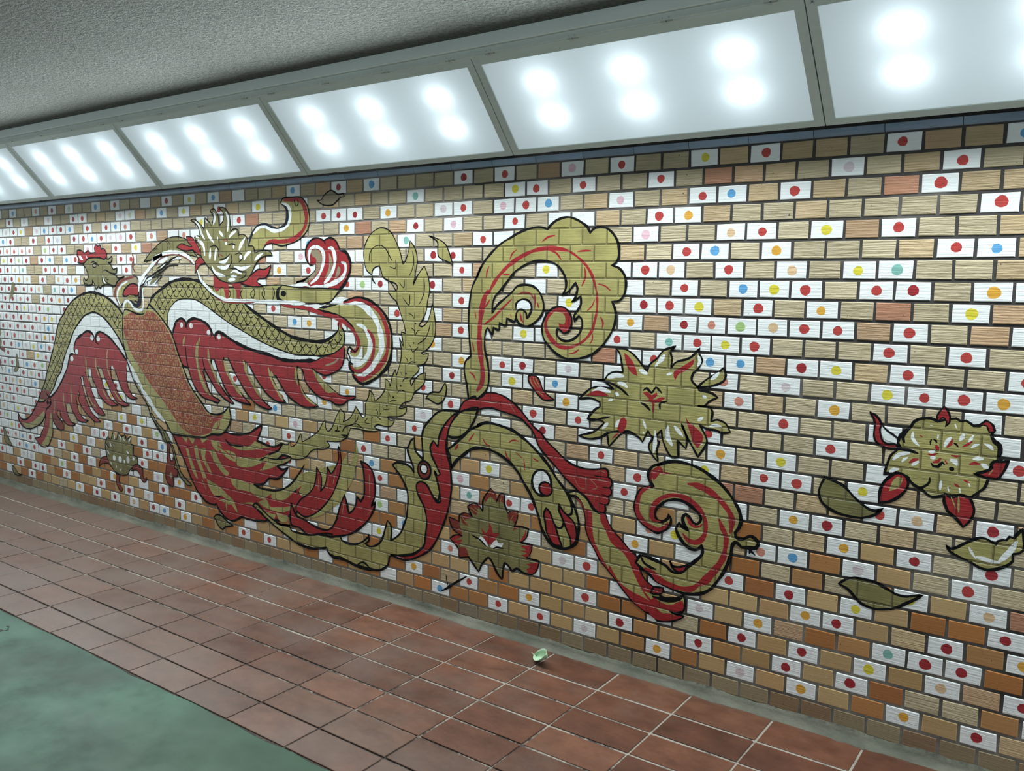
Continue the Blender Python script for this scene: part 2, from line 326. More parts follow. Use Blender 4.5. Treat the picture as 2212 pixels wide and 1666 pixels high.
def build_wall():
    bm = bmesh.new(); tones = []; smo = []
    mats = [M_MORTAR, M_BRICK, M_WHITE] + [DOT[c] for c in 'rdoybpPsegGtY']
    def mark(n0, tone, s=0.5):
        bm.faces.ensure_lookup_table()
        while len(tones) < len(bm.faces): tones.append(tone); smo.append(s)
    XL, XR = -63 * BW, 18 * BW
    quad(bm, ((XL, 0.0026, 0), (XR, 0.0026, 0), (XR, 0.0026, ZTOP + 0.05), (XL, 0.0026, ZTOP + 0.05)), 0); mark(0, (1, 1, 1, 1))
    quad(bm, ((XR, 0.25, 0), (XL, 0.25, 0), (XL, 0.25, ZTOP + .6), (XR, 0.25, ZTOP + .6)), 0)
    for (a, b) in ((((XL, 0.0045), (XL, 0.25))), ((XR, 0.25), (XR, 0.0045))):
        quad(bm, ((a[0], a[1], 0), (a[0], a[1], ZTOP + .05), (b[0], b[1], ZTOP + .05), (b[0], b[1], 0)), 0)
    mark(0, (1, 1, 1, 1))
    r = random.Random(11)
    jn = 0.0052
    for row in range(30):
        off = 0.0 if row % 2 == 0 else 0.5
        for ku in range(-63, 18):
            ch = BRICK_COLOUR.get(row * 100 + ku - U_FIRST, '.')
            if ku + off + 1 > 18: continue
            x0, x1 = (ku + off) * BW + jn, (ku + off + 1) * BW - jn
            z1, z0 = ZTOP - row * U - jn, ZTOP - (row + 1) * U + jn
            j = lambda: r.uniform(-0.0013, 0.0013)
            yf = r.uniform(-0.0002, 0.0003)
            c = [(x0 + j(), z0 + j()), (x1 + j(), z0 + j()), (x1 + j(), z1 + j()), (x0 + j(), z1 + j())]
            cx, cz = (x0 + x1) / 2, (z0 + z1) / 2
            bvl = 0.0022
            fr = [bm.verts.new((x + (bvl if x < cx else -bvl), yf, z + (bvl if z < cz else -bvl))) for x, z in c]
            ed = [bm.verts.new((x, yf + 0.0012, z)) for x, z in c]
            bk = [bm.verts.new((x, 0.006, z)) for x, z in c]
            mi = 1 if ch == '.' else 2
            fs = [bm.faces.new(fr)]
            for i in range(4):
                q = (i + 1) % 4
                fs.append(bm.faces.new((ed[i], ed[q], fr[q], fr[i])))
                fs.append(bm.faces.new((bk[i], bk[q], ed[q], ed[i])))
            for f in fs: f.material_index = mi
            # fired clay tone of this brick
            pw = min(1, max(0, (row - 16.0 - 2.5 * min(1, max(0, (ku + 14) / 14))) / 7.0)); pw = pw * pw * (3 - 2 * pw)
            q = r.random(); dirty = row == 29
            if r.random() < pw * 0.92:
                t = r.choice(((196, 164, 116), (190, 158, 108), (178, 126, 78), (192, 156, 112), (184, 150, 104), (200, 170, 124), (190, 158, 114), (172, 114, 70), (182, 136, 88), (182, 122, 70), (176, 118, 68)))
                s = 0.9
            elif q < 0.55: t = (188, 174, 144); s = r.uniform(0.0, 0.3)
            elif q < 0.72: t = (194, 180, 150); s = r.uniform(0.0, 0.3)
            elif q < 0.90: t = (192, 168, 132); s = r.uniform(0.0, 0.4)
            elif q < 0.97: t = (188, 156, 124); s = r.uniform(0.2, 0.5)
            else: t = (182, 132, 106); s = 0.5
            if dirty: t = tuple(int(a * .35 + b * .65) for a, b in zip(t, (128, 120, 104))); s = 0.85
            f_ = r.uniform(0.90, 1.08)
            L = srgb(*t); mark(0, (L[0] * f_, L[1] * f_, L[2] * f_, 1), s)
            if ch in DOT:
                rad = 0.0172 * r.uniform(0.90, 1.10)
                dx, dz = r.uniform(-.005, .005), r.uniform(-.003, .003)
                ph = r.uniform(0, 6.28); ex = r.uniform(0.96, 1.06)
                vs = []
                for i in range(22):
                    a = i / 22 * math.tau
                    rr = rad * (1 + 0.035 * math.sin(3 * a + ph) + 0.025 * math.sin(7 * a + 2 * ph))
                    vs.append(bm.verts.new((cx + dx + rr * ex * math.cos(a), yf - 0.00015, cz + dz + rr * math.sin(a))))
                f = bm.faces.new(vs); f.material_index = 3 + 'rdoybpPsegGtY'.index(ch)
                mark(0, (1, 1, 1, 1))
    o = obj('wall_back', bm, mats)
    attr_faces(o.data, 'tone', tones); attr_faces(o.data, 'smoothness', smo, True)
    tag(o, kind='structure'); return o
build_wall()

def build_blue_trim():
    bm = bmesh.new(); tones = []; r = random.Random(4)
    x = -63 * BW; L = 0.2329
    while x < 18 * BW:
        prof = [(0.006, ZTOP + 0.001), (-0.004, ZTOP + 0.001), (-0.011, ZTOP + 0.006), (-0.014, ZTOP + 0.014), (-0.014, ZTOP + 0.026), (0.006, ZTOP + 0.026)]
        a = [bm.verts.new((x + .0012, y, z)) for y, z in prof]; b = [bm.verts.new((x + L - .0012, y, z)) for y, z in prof]
        n0 = len(bm.faces)
        for i in range(len(prof)):
            q = (i + 1) % len(prof); bm.faces.new((a[q], a[i], b[i], b[q]))
        bm.faces.new(a); bm.faces.new(b[::-1])
        f = r.uniform(.85, 1.15); c = srgb(138, 156, 178)
        tones += [(c[0] * f, c[1] * f, c[2] * f, 1)] * (len(bm.faces) - n0)
        x += L
    bmesh.ops.recalc_face_normals(bm, faces=bm.faces[:])
    o = obj('trim_1', bm, M_BLUE); attr_faces(o.data, 'tone', tones); tag(o, kind='structure')
build_blue_trim()

# ------------------------------------------------------------------ floor, fillet, ceiling, fascia
XA, XB = -8.4, 2.2
TILE_Y = [-0.02, -3.2 * U, -5.74 * U, -8.24 * U, -10.74 * U, -13.24 * U, -15.77 * U, -18.05 * U]
def build_floor():
    bm = bmesh.new(); tones = []; r = random.Random(21)
    quad(bm, ((XA, TILE_Y[-1] - .03, -0.004), (XB, TILE_Y[-1] - .03, -0.004), (XB, 0, -0.004), (XA, 0, -0.004)), 0); tones.append((1, 1, 1, 1))
    pitch = 4.625 * U; x = -8.72 * U - pitch * 30
    while x < XB:
        for i in range(7):
            y1, y0 = TILE_Y[i], TILE_Y[i + 1]
            g = r.uniform(.0035, .0055); gy = r.uniform(0.0056, 0.0080) if i < 4 else r.uniform(.0035, .0052)
            j = lambda: r.uniform(-.0012, .0012)
            c = [(x + g + j(), y0 + gy + j()), (x + pitch - g + j(), y0 + gy + j()), (x + pitch - g + j(), y1 - gy + j()), (x + g + j(), y1 - gy + j())]
            zt = r.uniform(-.0008, .0008)
            tx, ty = r.uniform(-.0006, .0006), r.uniform(-.0006, .0006)
            cx, cy = x + pitch / 2, (y0 + y1) / 2; bv = .0016
            hh = lambda px, py: zt + tx * (px - cx) / .16 + ty * (py - cy) / .09
            top = [bm.verts.new((px + (bv if px < cx else -bv), py + (bv if py < cy else -bv), hh(px, py))) for px, py in c]
            mid = [bm.verts.new((px, py, hh(px, py) - .0014)) for px, py in c]
            bot = [bm.verts.new((px, py, -.006)) for px, py in c]
            n0 = len(bm.faces)
            fs = [bm.faces.new(top)]
            for a in range(4):
                q = (a + 1) % 4
                fs.append(bm.faces.new((mid[a], mid[q], top[q], top[a]))); fs.append(bm.faces.new((bot[a], bot[q], mid[q], mid[a])))
            for f in fs: f.material_index = 1
            t = r.choice(((98, 62, 46), (90, 56, 41), (103, 67, 50), (84, 51, 37)))
            if i >= 5: t = tuple(int(a * .6 + b * .4) for a, b in zip(t, (104, 84, 72)))
            L = srgb(*t); f_ = r.uniform(.88, 1.1)
            tones += [(L[0] * f_, L[1] * f_, L[2] * f_, 1)] * (len(bm.faces) - n0)
        x += pitch
    o = obj('floor', bm, [M_GROUT, M_TILE]); attr_faces(o.data, 'tone', tones); tag(o, kind='structure')
    bm = bmesh.new()
    ye = TILE_Y[-1]; nx = 160
    prev = None
    for i in range(nx + 1):
        xx = XA + (XB - XA) * i / nx
        w = 0.004 * math.sin(xx * 7.1) + 0.003 * math.sin(xx * 23.0 + 1) + r.uniform(-.002, .002)
        cur = [bm.verts.new((xx, ye + .002 + w, -0.006)), bm.verts.new((xx, ye - 0.006 + w, -0.001)), bm.verts.new((xx, -7.5, -0.001))]
        if prev:
            for q in range(2): bm.faces.new((prev[q + 1], cur[q + 1], cur[q], prev[q]))
        prev = cur
    # old chipped ring in the green paint
    cx, cy = -3.741, -1.372
    for (r0, r1, a0, a1) in ((0.034, 0.040, -1.9, 1.9), (0.010, 0.034, -0.9, -0.2)):
        pv = None
        for i in range(19):
            a = a0 + (a1 - a0) * i / 18; k_ = 1 + .12 * math.sin(5 * a)
            cu_ = [bm.verts.new((cx + q * k_ * math.cos(a), cy + q * k_ * .8 * math.sin(a), 0.0004)) for q in (r0, r1)]
            if pv:
                f = bm.faces.new((pv[0], pv[1], cu_[1], cu_[0])); f.material_index = 1
            pv = cu_
    tag(obj('floor', bm, [M_GREEN, M_DARK]), kind='structure')
build_floor()

def build_fillet():
    bm = bmesh.new(); r = random.Random(5); prev = None; n = 420
    sm_t = sm_d = 0.0
    for i in range(n + 1):
        x = -63 * BW + (81 * BW) * i / n
        sm_t = sm_t * .8 + r.uniform(-.0035, .0035); sm_d = sm_d * .85 + r.uniform(-.006, .006)
        d = 0.034 + sm_d * .7; h = 0.034 + sm_t
        cur = [bm.verts.new(p) for p in ((x, 0.004, h + .004), (x, -0.005, h), (x, -d * .30, h * .66), (x, -d * .65, h * .28), (x, -d, 0.004), (x, -d - .006 - abs(sm_d) * .6, -0.002))]
        if prev:
            for q in range(5): bm.faces.new((prev[q], prev[q + 1], cur[q + 1], cur[q]))
        prev = cur
    tag(obj('baseboard_back', bm, M_CEMENT, smooth=True), kind='structure')
build_fillet()

ZC = (FLOOR + 6.2) * U
P0 = Vector((0, -1.0 * U, (FLOOR + 0.38) * U))        # lower front edge of the sloping light boxes
PT = Vector((0, -4.25, 4.67)).normalized()            # up the slope
PN = Vector((0, -4.67, -4.25)).normalized()           # out of the panel, into the underpass
PW = 6.42 * U
def slope(x, s, n): return Vector((x, 0, 0)) + P0 + PT * s + PN * n

def build_ceiling():
    bm = bmesh.new()
    ys = [-0.36, -0.40, -0.45, -0.5, -0.7, -1.2, -2.5, -7.5]; prev = None
    for i in range(41):
        x = XA + (XB - XA) * i / 40
        cur = [bm.verts.new((x, y, ZC + (0.0 if y < -.41 else 0.0))) for y in ys]
        if prev:
            for q in range(len(ys) - 1): bm.faces.new((prev[q], cur[q], cur[q + 1], prev[q + 1]))
        prev = cur
    bmesh.ops.reverse_faces(bm, faces=bm.faces[:])
    # slab above
    quad(bm, ((XA, -7.5, ZC + .2), (XB, -7.5, ZC + .2), (XB, .25, ZC + .2), (XA, .25, ZC + .2)))
    quad(bm, ((XA, -7.5, ZC), (XB, -7.5, ZC), (XB, -7.5, ZC + .2), (XA, -7.5, ZC + .2)))
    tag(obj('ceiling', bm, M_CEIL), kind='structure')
    top = slope(0, PW, 0)
    bm = bmesh.new()
    box(bm, -63 * BW, 18 * BW, -0.402, -0.372, top.z + 0.028, ZC + .004, bevel=.003)
    tag(obj('trim_2', bm, M_FASCIA), kind='structure')
    bm = bmesh.new()
    box(bm, -63 * BW, 18 * BW, -0.390, -0.375, top.z + 0.004, top.z + 0.027)
    box(bm, -63 * BW, 18 * BW, -0.378, -0.360, top.z - .002, top.z + 0.006)
    tag(obj('trim_3', bm, M_FASCIA2), kind='structure')
build_ceiling()

# ------------------------------------------------------------------ light boxes
PITCH = 18.5 * U
def slab(bm, x0, x1, s0, s1, n0, n1, mi=0, bevel=0):
    vs = box(bm, x0, x1, s0, s1, n0, n1, mi, bevel)
def to_slope(bm, X):
    for v in bm.verts:
        v.co = PT * v.co.y + PN * v.co.z + Vector((v.co.x, 0, 0))
    bmesh.ops.recalc_face_normals(bm, faces=bm.faces[:])

def cyl(bm, x0, x1, s, n, rad, seg=10):
    a = []; b = []
    for i in range(seg):
        t = i / seg * math.tau
        a.append(bm.verts.new((x0, s + rad * math.cos(t), n + rad * math.sin(t)))); b.append(bm.verts.new((x1, s + rad * math.cos(t), n + rad * math.sin(t))))
    for i in range(seg): bm.faces.new((a[i], a[(i + 1) % seg], b[(i + 1) % seg], b[i]))
    bm.faces.new(a[::-1]); bm.faces.new(b)

def lamp_matrix(x, s, n):
    zax = -PN; xax = Vector((1, 0, 0)); yax = zax.cross(xax)
    mm = Matrix(((xax.x, yax.x, zax.x, 0), (xax.y, yax.y, zax.y, 0), (xax.z, yax.z, zax.z, 0), (0, 0, 0, 1)))
    mm.translation = Vector((x, 0, 0)) + PT * s + PN * n
    return mm

def make_light_box():
    W = PITCH; G = 0.0022
    root = empty('light_box', (0, 0, 0))
    # frame: four mitred rails round the frosted panel
    bm = bmesh.new()
    o = [(G, 0), (W - G, 0), (W - G, PW), (G, PW)]
    i_ = [(0.035, .023), (W - .035, .023), (W - .035, PW - .034), (.035, PW - .034)]
    rings = []
    for pts, n in ((o, -0.030), (o, 0.0), (o, 0.0), (i_, 0.0), (i_, -0.006)):
        rings.append([bm.verts.new((x, s, n)) for x, s in pts])
    for a, b in ((0, 1), (2, 3), (3, 4)):
        for q in range(4):
            w = (q + 1) % 4; bm.faces.new((rings[a][q], rings[a][w], rings[b][w], rings[b][q]))
    to_slope(bm, 0)
    obj('frame', bm, M_FRAME, root)
    # frosted panel
    bm = bmesh.new(); nx, ny = 2, 2
    slab(bm, .030, W - .030, .018, PW - .029, -0.0085, -0.0065)
    bm.faces.ensure_lookup_table()
    to_slope(bm, 0)
    # a single sheet: keep the two large faces merged into one plane
    bm.free(); bm = bmesh.new()
    f = bm.faces.new([bm.verts.new((x, s, -0.0065)) for x, s in ((.030, .018), (W - .030, .018), (W - .030, PW - .029), (.030, PW - .029))])
    to_slope(bm, 0)
    obj('frosted_panel', bm, M_DIFF, root)
    # housing: five sheet sides behind the panel, white inside
    bm = bmesh.new()
    lo, hi = (-0.010, 0.0), (PW + .004, 0.0)
    A, Bp = P0 + PN * -.031, P0 + PT * PW + PN * -.031
    yb = -0.018
    prof = [Vector((0, A.y, A.z)), Vector((0, yb, A.z + .002)), Vector((0, yb, Bp.z)), Vector((0, Bp.y, Bp.z))]
    prof = [v - P0 for v in prof]
    x0, x1 = .004, W - .004
    a = [bm.verts.new((x0, v.y, v.z)) for v in prof]; b = [bm.verts.new((x1, v.y, v.z)) for v in prof]
    for q in range(3): bm.faces.new((a[q], a[q + 1], b[q + 1], b[q]))
    bm.faces.new(a); bm.faces.new(b[::-1])
    obj('reflector', bm, M_INNER, root)
    bm = bmesh.new()
    box(bm, .001, W - .001, A.y - P0.y - .004, yb - P0.y, A.z - P0.z - .0045, A.z - P0.z - .001)
    obj('housing_base', bm, M_HOUSE, root)
    # hinges along the top rail
    for hx in (1.45, 6.8, 12.05, 17.1):
        bm = bmesh.new(); x = hx * U
        cyl(bm, x - .021, x - .003, PW + .008, 0.004, .0042); cyl(bm, x + .001, x + .021, PW + .008, 0.004, .0050)
        slab(bm, x - .019, x + .0, PW - .002, PW + .008, -.002, .002); slab(bm, x + .002, x + .019, PW + .008, PW + .018, -.001, .003)
        cyl(bm, x - .014, x - .011, PW + .020, 0.006, .0016, 6); cyl(bm, x + .010, x + .013, PW + .020, 0.006, .0016, 6)
        to_slope(bm, 0)
        obj('hinge', bm, M_STEEL, root)
    # catches under the bottom rail
    for hx in (2.6, 9.2, 15.6):
        bm = bmesh.new(); slab(bm, hx * U, hx * U + .026, -.0045, .0005, -.012, .0015, bevel=.0008); to_slope(bm, 0)
        obj('catch', bm, M_DARK, root)
    # number sticker on the upper left corner
    bm = bmesh.new(); slab(bm, .010, .036, PW - .0255, PW - .009, .0001, .0005); to_slope(bm, 0)
    obj('number_sticker', bm, M_STICK, root)
    # bulbs: six behind the panel, and the light the panel sends into the underpass
    for bx in (3.75, 9.15, 14.9):
        for s in (2.22, 4.36):
            ld = bpy.data.lights.new('bulb', 'AREA'); ld.shape = 'ELLIPSE'; ld.size = 0.12; ld.size_y = 0.05
            ld.energy = BULB_W; ld.color = (0.92, 0.98, 1.0)
            lo_ = bpy.data.objects.new('bulb', ld); col.objects.link(lo_); lo_.parent = root
            lo_.matrix_local = lamp_matrix(bx * U, s * U, -0.056)
            ld = bpy.data.lights.new('bulb_halo', 'POINT'); ld.energy = BULB_W * 3.0; ld.shadow_soft_size = 0.02; ld.color = (0.86, 0.96, 1.0)
            lo_ = bpy.data.objects.new('bulb_halo', ld); col.objects.link(lo_); lo_.parent = root
            lo_.location = Vector((bx * U, 0, 0)) + PT * (s * U) + PN * -0.115
    for bx in (3.75, 9.15, 14.9):
        ld = bpy.data.lights.new('panel_light', 'SPOT'); ld.energy = LAMP_W; ld.color = (0.90, 0.99, 1.0)
        ld.spot_size = math.radians(180); ld.spot_blend = 0.65; ld.shadow_soft_size = 0.0
        lo_ = bpy.data.objects.new('panel_light', ld); col.objects.link(lo_); lo_.parent = root
        lo_.matrix_local = lamp_matrix(bx * U, PW / 2, 0.006)
    return root

def copy_tree(o, parent=None):
    c = o.copy(); col.objects.link(c); c.parent = parent
    for ch in list(o.children): copy_tree(ch, c)
    return c

proto = make_light_box()
seam0 = -7.54 * U
names = [(1, 'frosted light box past the right end of the picture, beyond the one stickered 36'),
         (0, 'rightmost frosted light box, its panel cut by the right edge of the picture'),
         (-1, 'largest fully visible frosted light box, second from the right along the ceiling edge'),
         (-2, 'frosted light box above the thin outlined tan leaf, third from the right'),
         (-3, 'frosted light box above the pale spiky flower, fourth from the right'),
         (-4, 'small frosted light box above the phoenix head, second from the left'),
         (-5, 'leftmost frosted light box, cut by the left edge of the picture')]
for k, (i, lab) in enumerate(names):
    lb = proto if i == 0 else copy_tree(proto)
    lb.location = Vector((seam0 + i * PITCH, 0, 0)) + P0
    tag(lb, lab, 'light', 'light boxes along the top of the wall')
# the sticker on the rightmost box reads 36
cu = bpy.data.curves.new('sticker_number', 'FONT'); cu.body = '36'; cu.size = 0.013; cu.align_x = 'CENTER'; cu.align_y = 'CENTER'
fo = bpy.data.objects.new('sticker_number', cu); col.objects.link(fo)
dg = bpy.context.evaluated_depsgraph_get(); me = bpy.data.meshes.new_from_object(fo.evaluated_get(dg))
bpy.data.objects.remove(fo)
so = bpy.data.objects.new('sticker_number', me); me.materials.clear(); me.materials.append(M_INK); col.objects.link(so)
st = [c for c in proto.children if c.name.startswith('number_sticker')][0]
so.parent = st
zax = PN; xax = Vector((1, 0, 0)); yax = PT
mm = Matrix(((xax.x, yax.x, zax.x, 0), (xax.y, yax.y, zax.y, 0), (xax.z, yax.z, zax.z, 0), (0, 0, 0, 1)))
mm.translation = Vector((.023, 0, 0)) + PT * (PW - .0172) + PN * .0008
so.matrix_local = mm

